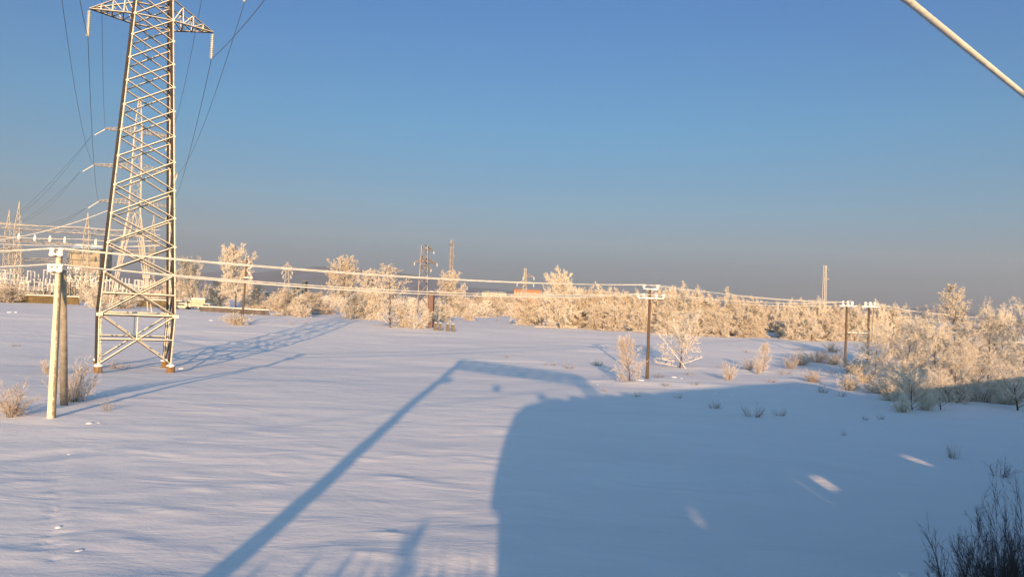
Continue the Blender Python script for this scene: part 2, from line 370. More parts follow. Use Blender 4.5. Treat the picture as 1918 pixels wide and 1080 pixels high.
def big_pylon():
    C0 = Vector((-37.35, 78.8, 0)); yaw = R(28); hw0 = 3.15
    C0.z = hz(C0.x, C0.y)
    root = empty('transmission_pylon', C0, 'tall frosted lattice pylon nearest the viewer, standing on four brown footings in the snow', 'pylon', rz=yaw)
    RM = Matrix.Rotation(R(.55), 4, 'Y') @ Matrix.Rotation(yaw, 4, 'Z'); root.rotation_euler = RM.to_euler()
    Z = [0.9, 5.6, 9.6, 12.4, 15.2, 17.95, 20.75, 23.3, 25.8, 28.2, 30.5, 32.8, 34.9, 37.1]
    lean = Vector((0.0, 0.0, 0))
    def hw(z): return hw0-0.0 if z <= 5.6 else 3.3-(z-5.6)*(3.3-1.72)/(34.9-5.6) if z < 34.9 else 1.72-(z-34.9)*0.055
    zt = [39.3, 41.5, 43.7, 45.9, 48, 50]
    allz = Z+zt
    lv = [corner(hw(z), z) for z in allz]
    lv[1] = corner(3.3, 5.6)
    inner = corner(2.95, 5.3)
    for k in range(4):
        mb = MB(); 
        mb.bar(lv[0][k], lv[1][k], .15, .15)
        o = Vector((.17 if lv[0][k].x < 0 else -.17, 0.17 if lv[0][k].y < 0 else -.17, 0)); mb.bar(lv[0][k]+o*1.2, lv[1][k]+o*1.2, .10)
        for i in range(1, len(lv)-1): mb.bar(lv[i][k], lv[i+1][k], .145 if i < 8 else .12)
        mb.box(lv[1][k], (.55, .55, .3)); 
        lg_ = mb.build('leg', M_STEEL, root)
        fl = MB(); of = Vector((-.17, .10, 0))
        for i in range(0, len(lv)-1): fl.bar(lv[i][k]+of, lv[i+1][k]+of, .27, .22, diag=False)
        fl.build('inner_flange', M_BARE, lg_)
        f = MB(); f.lathe([(.42, -1.0), (.40, .75)], (lv[0][k].x, lv[0][k].y, 0), 10); f.build('footing', M_BROWN, root)
        s = MB(); s.blob((lv[0][k].x, lv[0][k].y, .78), (.46, .46, .18), k, .15); s.build('snow_cap', M_SNOWCAP, root, True)
    for fc in range(4):
        a, b = fc, (fc+1) % 4; mb = MB(); w = .155
        L = [lv[i][a] for i in range(len(lv))]; Rr = [lv[i][b] for i in range(len(lv))]
        mb.bar(L[0], Rr[1], w*1.1, w*1.05); mb.bar(Rr[0], L[1], w)
        mid = (L[0]+Rr[0]+L[1]+Rr[1])/4
        mb.bar(L[0].lerp(L[1], .5), Rr[0].lerp(Rr[1], .5), w*1.15); mb.bar(mid, (L[1]+Rr[1])/2, w*.8)
        mb.bar(L[1], Rr[1], w*1.5, w*1.7)
        mb.bar(L[1], Rr[2], w*1.05, w*1.1); mb.bar(Rr[1], L[2], w)
        mb.bar(L[1].lerp(L[2], .5), Rr[1].lerp(Rr[2], .5), w*1.2)
        for i in range(2, len(lv)-1): mb.bar(L[i], Rr[i+1], w*.98); mb.bar(Rr[i], L[i+1], w*.94, w*1.0)
        for i in (12, 13): mb.bar(L[i], Rr[i], w*1.02)
        for i in range(1, 13): mb.box(L[i], (.26, .26, .16))
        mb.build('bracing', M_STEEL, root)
    ins = []
    for z, tp, tip in ((34.9, 37.1, 5.65), (41.5, 43.7, 8.6), (48, 50, 5.2)):
        for s in (-1, 1):
            crossarm(root, s, z, tp, tip, hw(z), hw(tp), .13)
            p = Vector((s*tip, 0, z-.05)); q = p+Vector((0, 0, -2.6)); insul('insulator_string', p, q, .19, 13, root); ins.append(q)
    mb = MB(); P = Vector((0, 0, 54))
    for k in range(4): mb.bar(lv[-1][k], P, .14)
    for i in range(1, 4):
        cc = [lv[-1][k].lerp(P, i/4) for k in range(4)]
        for k in range(4): mb.bar(cc[k], cc[(k+1) % 4], .08)
    mb.build('peak', M_STEEL, root)
    Mw = Matrix.Translation(C0) @ RM
    return [Mw @ q for q in ins], Mw @ P
INS, PEAK = big_pylon()

def far_pylon():
    g = gnd(243, 582); Y = g.y; yaw = R(30)
    s = Y/F     # metres per pixel at that distance
    root = empty('transmission_pylon', g, 'frosted anchor pylon with three crossarms and splayed legs, behind the nearest pylon', 'pylon', rz=yaw)
    zb = vert_top(g, 400); ztop = vert_top(g, 182)
    zs = list(np.linspace(zb, ztop*0.86, 11)); w = .115
    hw = lambda z: 1.25-(z-zb)/(ztop*.86-zb)*.5
    lv = [corner(hw(z), z) for z in zs]; foot = corner(4.3, 0.0); knee = corner(2.9, zb*.50)
    base = [f.lerp(k, 0.0) for f, k in zip(foot, knee)]
    for k in range(4):
        mb = MB(); mb.bar(foot[k]+Vector((0, 0, -.5)), lv[0][k], .22)
        for i in range(len(lv)-1): mb.bar(lv[i][k], lv[i+1][k], .2)
        mb.build('leg', M_STEEL_FAR, root)
    for fc in range(4):
        a, b = fc, (fc+1) % 4; mb = MB()
        mb.bar(foot[a], (lv[0][a]+lv[0][b])/2, w*1.2); mb.bar(foot[b], (lv[0][a]+lv[0][b])/2, w*1.2)
        N = 6
        for i in range(N):
            t0 = i/N; t1 = (i+1)/N; mid = (lv[0][a]+lv[0][b])/2
            mb.bar(foot[a].lerp(lv[0][a], t0), foot[a].lerp(mid, t1), w*.8); mb.bar(foot[b].lerp(lv[0][b], t0), foot[b].lerp(mid, t1), w*.8)
            mb.bar(foot[a].lerp(lv[0][a], t1), foot[a].lerp(mid, t0), w*.7); mb.bar(foot[b].lerp(lv[0][b], t1), foot[b].lerp(mid, t0), w*.7)
        mb.bar(foot[a].lerp(lv[0][a], .62), foot[b].lerp(lv[0][b], .62), w); mb.bar(lv[0][a], lv[0][b], w*1.2)
        for i in range(len(lv)-1): lat_face(mb, lv[i][a], lv[i][b], lv[i+1][a], lv[i+1][b], w*.8)
        mb.build('bracing', M_STEEL_FAR, root)
    tips = []
    for py, lx in ((383, 7.4), (318, 8.8), (250, 6.8)):
        z = vert_top(g, py)
        for sd in (-1, 1):
            mb = MB(); hb = hw(z); L0 = sd*hb; tipx = sd*lx; N = 7
            T = [[Vector((L0+(tipx-L0)*i/N, sy*(hb-(hb-.25)*i/N), z+ztp*(1.25-1.0*i/N))) for i in range(N+1)] for sy in (-1, 1) for ztp in (0, 1)]
            for row in T:
                for i in range(N): mb.bar(row[i], row[i+1], w*.95)
            for i in range(N):
                mb.bar(T[0][i], T[1][i+1], w*.6); mb.bar(T[2][i], T[3][i+1], w*.6); mb.bar(T[0][i], T[2][i+1], w*.6)
                mb.bar(T[1][i+1], T[0][i+1], w*.6); mb.bar(T[3][i+1], T[2][i+1], w*.6); mb.bar(T[1][i], T[3][i+1], w*.5)
            mb.build('crossarm', M_STEEL_FAR, root)
            tips.append(Vector((tipx, 0, z)))
            p = Vector((tipx, -.1, z)); dirl = Vector((-2.2, -1.2, -1.9)) if sd < 0 else Vector((-.9, -1.2, -3.6))
            insul('insulator_string', p, p+dirl, .15, 10, root, M_INS)
    mb = MB(); P = Vector((0, 0, ztop))
    for k in range(4): mb.bar(lv[-1][k], P+Vector((lv[-1][k].x*.2, lv[-1][k].y*.2, 0)), .14)
    for i in range(6):
        for k in range(4):
            a = lv[-1][k].lerp(P, i/6); b = lv[-1][(k+1) % 4].lerp(P, (i+1)/6); mb.bar(a, b, .09)
    mb.build('peak', M_STEEL_FAR, root)
    Mw = Matrix.Translation(g) @ Matrix.Rotation(yaw, 4, 'Z')
    return [Mw @ t for t in tips]+[Mw @ P]
TIPS = far_pylon()
# tips order: lower L,R ; mid L,R ; upper L,R      INS order: lower L,R ; mid L,R ; upper L,R
hv = 'high voltage conductors strung between the pylons'
names = ['lower left', 'lower right', 'middle left', 'middle right', 'upper left', 'upper right']
for i, (a, b) in enumerate(zip(INS, TIPS)):
    out = a+(a-b).normalized()*0; ov = Vector((a.x+(a.x-b.x)*.9+(9 if i % 2 else 0), a.y-95, a.z+3.5+(2 if i % 2 else 0)))
    wire('conductor', [b, a, ov], .030, M_WIRE, f'dark conductor through the {names[i]} insulator string of the nearest pylon', [3.4, 4.5], hv)
wire('conductor', [TIPS[6], PEAK, PEAK+Vector((16, -95, 4))], .025, M_WIRE, 'thin ground wire over the peaks of the two nearest pylons', [2, 3], hv)
# conductors from the anchor pylon down to the substation
for i, (j, tx, ty) in enumerate(((4, 20, 415), (2, 35, 420), (0, 60, 424))):
    a = TIPS[j]+Vector((-2.0, -1.9, -1.9)); b = at(tx, ty, 236)
    for k in range(2):
        wire('conductor', [a, b+Vector((k*1.6-.8, 0, k*.8))], .026, M_WIRE if i < 2 else M_WIRE, f'{"upper" if k else "lower"} of two conductors dropping from the {["top", "middle", "bottom"][i]} left arm of the anchor pylon', 1.2+k*.8, 'conductors dropping from the anchor pylon')

# ------------------------------------------------------------------ distribution poles
def dist_insulator(mb, p, s=1.0):
    mb.lathe([(.05*s, 0), (.05*s, .10*s), (.15*s, .13*s), (.17*s, .24*s), (.12*s, .30*s), (.16*s, .36*s), (.10*s, .46*s)], p, 9, jit=.1, seed=int(abs(p[0])*91))
def power_pole(g, h, r, label, arms, material, lean=0, yaw=0, strut=None, name='power_pole', group='power poles across the snow field'):
    root = empty(name, g, label, 'power pole', group, rz=yaw)
    mb = MB(); prof = [(r*(1.15-.35*t), -.6+(h+.6)*t) for t in np.linspace(0, 1, 14)]
    mb.lathe(prof, (0, 0, 0), 14, Vector((math.sin(lean), 0, math.cos(lean))), jit=.04, seed=int(h*13)); mb.build('pole', material, root, True)
    out = []
    for (z, x0, x1, ks, ss) in arms:
        sh = math.tan(lean)*z; a = MB(); a.box(((x0+x1)/2+sh, -r-.05, z), (x1-x0, .12, .12)); ar = a.build('crossarm', M_WOOD, root)
        s = MB(); nb = max(2, int((x1-x0)/.35))
        crust(s, x0+sh-.05, x1+sh+.05, -r-.05, z+.07, .13, nb)
        s.build('frost_crust', M_FROST, ar, True)
        for k in ks:
            q = MB(); p = (k+sh, -r-.05, z+.06); dist_insulator(q, p, ss); q.blob((p[0], p[1], p[2]+.42*ss), (.24*ss, .17*ss, .12*ss), int(k*7), .15, 8, 5)
            q.build('insulator', M_FROST, root, False); out.append(Vector((p[0], p[1], p[2]+.5*ss)))
    if strut:
        s = MB(); s.lathe([(r*1.15, -.5), (r*.8, strut[1])], strut[0], 12, strut[2]); s.build('brace_pole', M_CONC, root, True)
    Mw = Matrix.Translation(g) @ Matrix.Rotation(yaw, 4, 'Z'); return [Mw @ o for o in out], root
# left pole
gL = gnd(96, 782); hL = vert_top(gL, 470)
yawL = R(-18)
_f = gnd(120, 758)-gL; _f = Matrix.Rotation(-yawL, 3, 'Z') @ _f; fL = Vector((_f.x, _f.y, _f.z)); axis = (Vector((0.06, .30, hL-1.2))-fL)
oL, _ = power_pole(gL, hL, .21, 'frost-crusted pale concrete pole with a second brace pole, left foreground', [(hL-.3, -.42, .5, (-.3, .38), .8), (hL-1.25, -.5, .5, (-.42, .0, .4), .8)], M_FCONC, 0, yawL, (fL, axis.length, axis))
# middle right pole
gM = gnd(1212, 709); hM = vert_top(gM, 541)
oM, _ = power_pole(gM, hM, .17, 'slim brown wooden pole with two frosted crossarms beside the tall red-twigged shrub', [(hM-.1, -.75, .85, (-.75, .8), 1.0), (hM-1.1, -1.45, 1.55, (-1.4, -.75, .65, 1.5), .95)], M_WOOD, 0, R(5))
# wooden pole far left with bracket
gW = gnd(453, 606); hW = vert_top(gW, 482)
oW, rW = power_pole(gW, hW, .22, 'leaning brown wooden pole with a zigzag bracket in a frosted bush', [(hW-4.1, -.3, 1.5, (), .6)], M_WOOD, R(2.0), R(0))
b = MB(); pts = [(.45, -.1, hW), (1.1, -.1, hW-1.1), (.25, -.1, hW-1.35), (.45, -.1, hW-1.3), (1.5, -.1, hW-1.9), (.4, -.1, hW-2.4), (1.7, -.1, hW-3.9)]
for i in range(len(pts)-1): b.bar(pts[i], pts[i+1], .1)
b.build('bracket', M_FROST, rW)
# H pole
gH = gnd(1583, 681); hH = vert_top(gH, 574)
root = empty('h_frame_pole', gH, 'twin-legged wooden pole frame with snowy insulators and a middle crossbar left of the frosted thicket', 'power pole', 'power poles across the snow field', rz=R(3))
sH = gH.y/F; dx = 43*sH
for x in (0, dx):
    mb = MB(); mb.lathe([(.2, -1.5), (.16, hH)], (x, 0, 0), 10, jit=.05); mb.build('pole', M_WOOD, root, True)
mb = MB(); mb.bar((0, -.2, hH*.54), (dx, -.2, hH*.54), .14); cb = mb.build('crossbar', M_WOOD, root)
mb = MB(); 
crust(mb, .1, dx-.1, -.2, hH*.54+.09, .10, 6)
mb.build('snow_cap', M_FROST, cb, True)
mb = MB(); mb.bar((dx+.65, -.1, hH+.9), (dx+.5, -.1, hH*.4), .09); mb.build('earthing_rod', M_WOOD, root)
oH = []
for x in (0, dx):
    mb = MB(); mb.box((x+.15, -.2, hH), (2.9, .14, .14)); a_ = mb.build('crossarm', M_WOOD, root)
    mb = MB()
    crust(mb, x-1.35, x+1.65, -.2, hH+.1, .16, 5)
    mb.build('frost_crust', M_FROST, a_, True)
    for k in (-.7, .05, .75):
        mb = MB(); dist_insulator(mb, (x+k, -.2, hH+.15), 1.3); mb.blob((x+k, -.2, hH+.7), (.22, .2, .2), int(k*9), .15, 8, 5); mb.build('insulator', M_FROST, root, True)
        oH.append(Matrix.Translation(gH) @ Matrix.Rotation(R(3), 4, 'Z') @ Vector((x+k, -.2, hH+.7)))
lg = 'frosted wires along the row of power poles'
lw = ['upper frosted wire, front one', 'upper frosted wire, rear one', 'lower frosted wire, front one', 'lower frosted wire, middle one', 'lower frosted wire, rear one']
prs = [(oL[0], oM[0]), (oL[1], oM[1]), (oL[2], oM[2]), (oL[3], oM[3]), (oL[4], oM[4])]
for (a, b2), l, s, rr in zip(prs, lw, (.62, .56, .95, .75, .95), (.044, .034, .038, .036, .030)):
    wire('power_line', [a, b2], rr, M_FWIRE, f'{l}, between the concrete pole and the slim pole in the middle', s, lg, 40)
lw2 = ['upper front', 'upper rear', 'lower front', 'lower rear']
for a, b2, l, s in zip((oM[1], oM[0], oM[5], oM[3]), (oH[0], oH[2], oH[1], oH[0]+Vector((0, 0, -.5))), lw2, (.4, .5, .5, .6)):
    wire('power_line', [a, b2], .035, M_FWIRE, f'{l} frosted wire between the slim middle pole and the twin-legged pole', s, lg, 24)
for k, (dxx, py) in enumerate(((0, 577), (0, 581), (0, 586))):
    wire('power_line', [oH[3+k], at(1790+k*20, 588+k*3, gH.y+8)], .035, M_FWIRE, f'{["top", "middle", "bottom"][k]} frosted wire from the twin-legged pole into the thicket on the right', .4, lg, 12)
for k, (o_, py) in enumerate(zip(oL[:5], (466, 470, 496, 499, 503))):
    wire('power_line', [o_, at(-180, py-8-(k > 1)*0, gL.y+22+k)], .035, M_FWIRE, f'frosted wire leaving the concrete pole towards the left edge, {["topmost", "second from the top", "third from the top", "fourth from the top", "lowest"][k]}', .35, lg, 14)
# long frosted wire rising from substation to the big pylon
wire('power_line', [at(-40, 452, 150), at(208, 392, 120)], .06, M_FWIRE, 'single pale frosted wire slanting up over the substation behind the nearest pylon', 1.0, lg, 16)

# near frosted cable, top right, runs along the railway
p1 = at(1700, 1, 8.0); p2 = at(1918, 178, 11.4); dd = (p2-p1)
wire('overhead_cable', [p1-dd*9+Vector((0, 0, -2.0)), p1, p2, p2+dd*9+Vector((0, 0, 2.0))], .040, M_FWIRE, 'thick frost-coated cable crossing the top right corner against the sky', [0, 0.0, 0], None, 30, 'cable', 12)

# ------------------------------------------------------------------ far towers
def mast(px, py, ty, wb, wt, label, name='lattice_mast', material=None, arms=(), N=12, group=None, yaw=.3, cat='mast', bar=.14, Y=None, dish=()):
    material = material or M_STEEL_FAR
    g = gnd(px, py) if Y is None else Vector((at(px, py, Y).x, Y, hz(at(px, py, Y).x, Y)))
    h = vert_top(g, ty); s = g.y/F; wb *= s; wt *= s; bar = bar*g.y/150
    root = empty(name, g, label, cat, group, rz=yaw)
    lv = [corner(wb/2+(wt-wb)/2*i/N, h*i/N) for i in range(N+1)]
    for k in range(4):
        mb = MB(); mb.bar(lv[0][k]-Vector((0, 0, .5)), lv[-1][k], bar); mb.build('leg', material, root)
    N = max(4, int(h/((wb+wt)/2)/1.1)); lv = [corner(wb/2+(wt-wb)/2*i/N, h*i/N) for i in range(N+1)]
    mb = MB()
    for fc in range(4):
        for i in range(N): lat_face(mb, lv[i][fc], lv[i][(fc+1) % 4], lv[i+1][fc], lv[i+1][(fc+1) % 4], bar*.5, (i+fc) % 2 == 0, i % 3 == 0)
    mb.build('bracing', material, root)
    for (ay, x0, x1, dz) in arms:
        z = vert_top(g, ay)
        for xx in (x0, x1):
            if abs(xx) < 1: continue
            mb = MB(); X = xx*s; n = 4; q = wt*.5
            for sy in (-1, 1):
                mb.bar((0, sy*q, z), (X, 0, z+dz*s), bar*.8); mb.bar((0, sy*q, z+1.8*s*4), (X, 0, z+dz*s), bar*.8)
                for i in range(1, n): mb.bar((X*i/n, sy*q*(1-i/n), z+dz*s*i/n), (X*(i-.5)/n, sy*q*(1-i/n), z+7.2*s*(1-(i-.5)/n)+dz*s*i/n), bar*.5)
            mb.build('crossarm', material, root)
            insul('insulator_string', (X, 0, z+dz*s), (X+.3*s*np.sign(X), 0, z+dz*s-6*s), 1.3*s, 6, root, M_FROST)
    for (dy, sx) in dish:
        z = vert_top(g, dy); mb = MB(); mb.lathe([(.6*s, 0), (2.2*s, 1.6*s), (2.4*s, 2.0*s)], (sx*s, -wt*.5, z), 12, (sx, -1, 0)); mb.bar((0, 0, z), (sx*s, -wt*.5, z), bar*.8); mb.build('antenna', material, root)
    return root
mast(790, 606, 460, 21, 11, 'dark rusty lattice tower with frosted arms behind the two pairs of concrete stubs', 'lattice_tower', M_RUST, ((490, -18, 24, -2), (466, 0, 17, -3), (503, 0, 13, 0)), 14, None, .15, 'pylon', .17)
mast(843, 560, 449, 6.5, 4.2, 'slim red and white communication mast rising behind a frosted tree, right of the rusty tower', 'communication_mast', M_RUST, (), 22, None, .4, 'mast', .09, 330, ((480, 3), (458, -3)))
mast(981, 575, 502, 10, 3, 'distant dark lattice pylon in front of the orange building', 'lattice_tower', M_STEEL_FAR, ((518, -3, 17, 0), (531, -14, 17, 0)), 9, None, .1, 'pylon', .12, 235)
mast(536, 556, 490, 14, 2, 'small distant frosted pylon between the leaning wooden pole and a round tree', 'lattice_tower', M_STEEL_FAR, ((499, -7, 7, 0), (508, -9, 9, 0), (516, -7, 7, 0)), 8, None, .2, 'pylon', .07, 420)
mast(1543, 590, 497, 5.5, 3.6, 'tall grey communication mast with a dish, above the trees left of the twin-legged pole', 'communication_mast', M_STEEL_FAR, (), 18, None, .4, 'mast', .09, 320, ((523, 4), (505, 2)))
mast(1361, 575, 536, 6, 3, 'tiny dark mast above the trees between slim pole and tall communication mast', 'communication_mast', M_STEEL_FAR, (), 8, None, .2, 'mast', .07, 500)
mast(869, 560, 529, 7, 2, 'faint tiny pylon on the horizon right of the red and white mast', 'lattice_tower', M_STEEL_FAR, ((537, -5, 5, 0),), 6, None, .2, 'pylon', .06, 600)

# ------------------------------------------------------------------ substation
SY = 238.0; ss = SY/F
def sat(px, Y=SY): 
    p = at(px, 540, Y); return Vector((p.x, Y, hz(p.x, Y)))
def lat_col(mb, h, wb, wt, bar, N):
    lv = [corner(wb/2+(wt-wb)/2*i/N, h*i/N) for i in range(N+1)]
    for k in range(4): mb.bar(lv[0][k], lv[-1][k], bar)
    for fc in range(4):
        for i in range(N): lat_face(mb, lv[i][fc], lv[i][(fc+1) % 4], lv[i+1][fc], lv[i+1][(fc+1) % 4], bar*.6, True)
cols = [(-34, 395, 236, 'beyond the left edge'), (10, 392, 252, 'behind the left one of the tallest pair'), (28, 376, 236, 'tallest one, near the left edge'), (158, 397, 236, 'above the pale switchgear house'), (282, 402, 250, 'seen through the nearest pylon'), (128, 462, 262, 'short one behind the switchgear house')]
colg = 'lattice gantry columns of the substation'
tops = []
for px, ty, Y, l in cols:
    g = sat(px, Y); h = vert_top(g, ty); root = empty('gantry_column', g, f'frosted lattice gantry column of the substation, {l}', 'gantry column', colg, rz=.2)
    mb = MB(); lat_col(mb, h*.72, 1.7, 1.5, .16, 9); mb.build('lattice_shaft', M_STEEL_FAR, root)
    mb = MB(); lv = corner(.75, h*.72)
    for k in range(4): mb.bar(lv[k], (0, 0, h*.985), .15)
    for i in range(5):
        for k in range(4): mb.bar(lv[k].lerp(Vector((0, 0, h)), i/5), lv[(k+1) % 4].lerp(Vector((0, 0, h)), (i+1)/5), .1)
    mb.bar((0, 0, h*.97), (0, 0, h), .1); mb.build('spire', M_STEEL_FAR, root); tops.append((g, h))
def gbeam(px0, px1, y0, y1, Y, label, dpt=1.5):
    a = at(px0, y0, Y); b = at(px1, y1, Y); mb = MB(); n = int((b-a).length/1.6); o = a.copy(); a = a-o; b = b-o
    offs = [Vector((0, sy*.6, sz*dpt/2)) for sy in (-1, 1) for sz in (-1, 1)]
    for f in offs: mb.bar(a+f, b+f, .17)
    for i in range(n):
        p = a.lerp(b, i/n); q = a.lerp(b, (i+1)/n)
        mb.bar(p+offs[0], q+offs[1], .1) if i % 2 else mb.bar(p+offs[1], q+offs[0], .1)
        mb.bar(p+offs[2], q+offs[3], .1) if i % 2 else mb.bar(p+offs[3], q+offs[2], .1)
        mb.bar(p+offs[1], q+offs[3], .1)
    o_ = mb.build('gantry_beam', M_STEEL_FAR); o_.location = o
    meta(o_, label, 'gantry beam', 'lattice gantry beams of the substation'); return o, o+b
b1 = gbeam(-40, 162, 419, 434, 236, 'long frosted lattice beam high over the substation, left stretch')
b2 = gbeam(162, 290, 434, 443, 243, 'lattice beam high over the substation, stretch behind the nearest pylon')
b3 = gbeam(-40, 36, 474, 467, 215, 'lower lattice beam of the substation at the left edge', 1.2)
for px, Y, l in ((34, 215, 'right leg of the low portal at the left edge'), (-40, 215, 'left leg of the low portal, beyond the left edge')):
    g = sat(px, Y); h = vert_top(g, 470); root = empty('gantry_column', g, f'splayed lattice {l} of the substation', 'gantry column', colg, rz=.1)
    mb = MB(); lat_col(mb, h, 3.2, 1.0, .15, 8); mb.build('lattice_shaft', M_STEEL_FAR, root)
# string insulators under the long beam
rs = random.Random(4)
for i, px in enumerate((36, 66, 94, 122, 180, 206)):
    p = at(px, 432+px*.07, 235.4); mb = MB(); mb.lathe([(.1, 0), (.38, .2), (.42, .9), (.3, 1.6), (.08, 2.0)], (0, 0, -2.4), 9, jit=.15, seed=i); o = mb.build('hanging_insulator', M_FROST); o.location = p
    meta(o, f'frosted insulator hanging under the long gantry beam, {["first", "second", "third", "fourth", "fifth", "sixth"][i]} from the left', 'insulator', 'insulators hanging under the gantry beam')
for i, (y0, y1, Y, l) in enumerate(((412, 430, 234, 'highest'), (424, 440, 238, 'second highest'), (437, 450, 233, 'third highest'), (446, 460, 240, 'fourth highest'), (452, 458, 228, 'lowest'))):
    wire('busbar_wire', [at(-60, y0, Y), at(150, (y0+y1)/2+4, Y), at(300, y1, Y)], .07, M_FWIRE, f'{l} of the frosted busbar wires running over the substation', .5, 'frosted busbar wires of the substation', 14)
# switchgear house with snow roof
M_PALE = mat('pale_frosted_plaster', (0.50, 0.44, 0.34), .9, .2, .8)
M_DARK = mat('dark_panel', (0.035, 0.045, 0.04), .6, .3, 1)
M_GREEN = mat('green_painted_metal', (0.05, 0.085, 0.06), .6, .3, 1)
M_YEL = mat('pale_yellow_metal', (0.46, 0.42, 0.30), .6, .1, 1)
def house(px0, px1, py0, py1, Y, depth, label, name='switchgear_house', wallm=None, win=None, roof='flat', cat='building', snow=.5, group=None, winm=None, door=False):
    a = at(px0, py1, Y); b = at(px1, py1, Y); gz = min(hz(a.x, Y), a.z); top = at(px0, py0, Y).z; W = b.x-a.x; H = top-gz
    root = empty(name, (a.x+W/2, Y, gz), label, cat, group)
    mb = MB(); mb.box((0, depth/2, H/2), (W, depth, H)); mb.build('wall', wallm or M_PALE, root)
    mb = MB(); mb.box((0, depth/2, H+.15), (W+.5, depth+.5, .3)); rf = mb.build('roof', M_DARK, root)
    mb = MB(); nx = max(3, int(W/1.2)); 
    V = []; 
    ny = 4; rn = random.Random(int(px0)+7)
    for j in range(ny+1):
        for i in range(nx+1):
            e = min(1, min(i, nx-i, j, ny-j)); V.append((-W/2-.25+(W+.5)*i/nx, -.25+(depth+.5)*j/ny, H+.3+snow*(e*(.8+.3*rn.random()))))
    Fs = [(j*(nx+1)+i, j*(nx+1)+i+1, (j+1)*(nx+1)+i+1, (j+1)*(nx+1)+i) for j in range(ny) for i in range(nx)]
    mb.add(V, Fs); mb.build('snow_cover', M_SNOWCAP, rf, True)
    if win:
        cols_, rows, ww, wh, z0, dz = win
        for r_ in range(rows):
            for c_ in range(cols_):
                x = -W/2+W*(c_+.5)/cols_; z = z0+r_*dz
                f = MB(); 
                for q in ((x-ww/2, z, .08, wh), (x+ww/2, z, .08, wh)): f.box((q[0], -.03, q[1]), (q[2], .1, q[3]))
                for q in ((x, z-wh/2), (x, z+wh/2)): f.box((q[0], -.035, q[1]), (ww+.08, .12, .08))
                fo = f.build('window', M_PALE, root); p = MB(); p.box((x, -.015, z), (ww, .04, wh)); p.build('pane', winm or M_DARK, fo)
    if door:
        d_ = MB(); d_.box((-W/2+1.4, -.03, 1.1), (1.1, .08, 2.2)); d_.build('door', M_GREEN, root)
    return root
house(128, 184, 466, 545, 262, 8, 'pale flat-roofed switchgear house under snow behind the frosted transformer', wallm=mat('sooty_plaster', (.34, .29, .22), .9, .3, .7), win=(5, 2, 1.1, 1.5, 3.5, 3.4), snow=1.6)
def frost_clump(mb, c, size, n, seed):
    rn = random.Random(seed)
    for i in range(n): mb.blob((c[0]+rn.uniform(-1, 1)*size[0], c[1]+rn.uniform(-1, 1)*size[1], c[2]+rn.uniform(-1, 1)*size[2]), [rn.uniform(.15, .42) for _ in range(3)], seed+i, .25, 7, 5)
def transformer(px, Y, W, H, label, seed):
    g = sat(px, Y); root = empty('power_transformer', g, label, 'transformer', 'frosted transformers of the substation')
    mb = MB(); mb.box((0, 0, H*.33), (W*.8, 2.2, H*.5)); mb.build('tank', M_PALE, root)
    mb = MB()
    for i in range(9): mb.box((-W*.38+i*W*.095, -1.45, H*.33), (.12, .6, H*.42))
    mb.build('radiator', M_STEEL_FAR, root)
    mb = MB(); mb.lathe([(.45, 0), (.5, .1), (.5, W*.7-.1), (.45, W*.7)], (-W*.35, .4, H*.78), 12, (1, 0, 0)); mb.build('conservator', M_PALE, root, True)
    for i in range(3): insul('bushing', (-W*.28+i*W*.28, -.4, H*.58), (-W*.32+i*W*.32, -.7, H), .3, 6, root, M_FROST)
    mb = MB(); frost_clump(mb, (0, -.8, H*.72), (W*.46, .7, H*.30), 70, seed); mb.build('frost_crust', M_FROST, root, True)
    mb = MB(); mb.box((0, 0, .2), (W, 3, .5)); mb.build('plinth', M_CONC, root)
bm = 'lattice gantry beams of the substation'
gbeam(-40, 130, 446, 452, 248, 'rear lattice beam of the substation below the long high one', 1.3)
gbeam(20, 120, 486, 488, 226, 'short low lattice beam in front of the switchgear, left of the concrete pole', .9)
gbeam(185, 300, 470, 474, 246, 'low lattice beam of the substation seen through the nearest pylon', 1.0)
_r = random.Random(8)
for i in range(26):
    px = -20+i*12.2+_r.uniform(-3, 3); Y = _r.uniform(226, 258); g = sat(px, Y); H = _r.uniform(5.5, 13.0)
    root = empty('busbar_support', g, f'frosted busbar support post of the substation, {ordn[i]} from the left', 'post', 'busbar support posts of the substation', rz=_r.uniform(-.3, .3))
    mb = MB(); 
    for x in (-.35, .35): mb.bar((x, 0, -.3), (x*.6, 0, H*.62), .15)
    for k in range(7): mb.bar((-.33+.02*k, 0, H*.62*k/7), (.33-.02*k, 0, H*.62*(k+1)/7), .09)
    mb.bar((-1.3, 0, H*.62), (1.3, 0, H*.62), .2); mb.build('post', M_STEEL_FAR, root)
    for x in (-1.1, 0, 1.1): insul('post_insulator', (x, 0, H*.63), (x, 0, H*.63+2.1), .24, 6, root, M_FROST)
    mb = MB(); crust(mb, -1.4, 1.4, 0, H*.64+.1, .16, i); mb.build('frost_crust', M_FROST, root)
transformer(143, 244, 5.6, 10.5, 'bulky frost-laden transformer right of the concrete pole', 3)
transformer(170, 244, 4.6, 9.0, 'narrower frost-laden transformer left of the nearest pylon', 8)
sw = 'switchgear frames of the substation'
rn = random.Random(12)
pos = [(4, 224, 8.6, 'first'), (22, 228, 7.5, 'second'), (48, 226, 5.5, 'third'), (75, 224, 5.6, 'fourth'), (100, 226, 5.2, 'fifth'), (118, 230, 7.6, 'sixth'), (192, 228, 6.4, 'seventh'), (215, 232, 7.0, 'eighth'), (240, 230, 6.0, 'ninth'), (262, 234, 7.2, 'tenth'), (60, 246, 8.5, 'eleventh'), (90, 248, 9.0, 'twelfth'), (28, 246, 9.6, 'thirteenth')]
pos.sort()
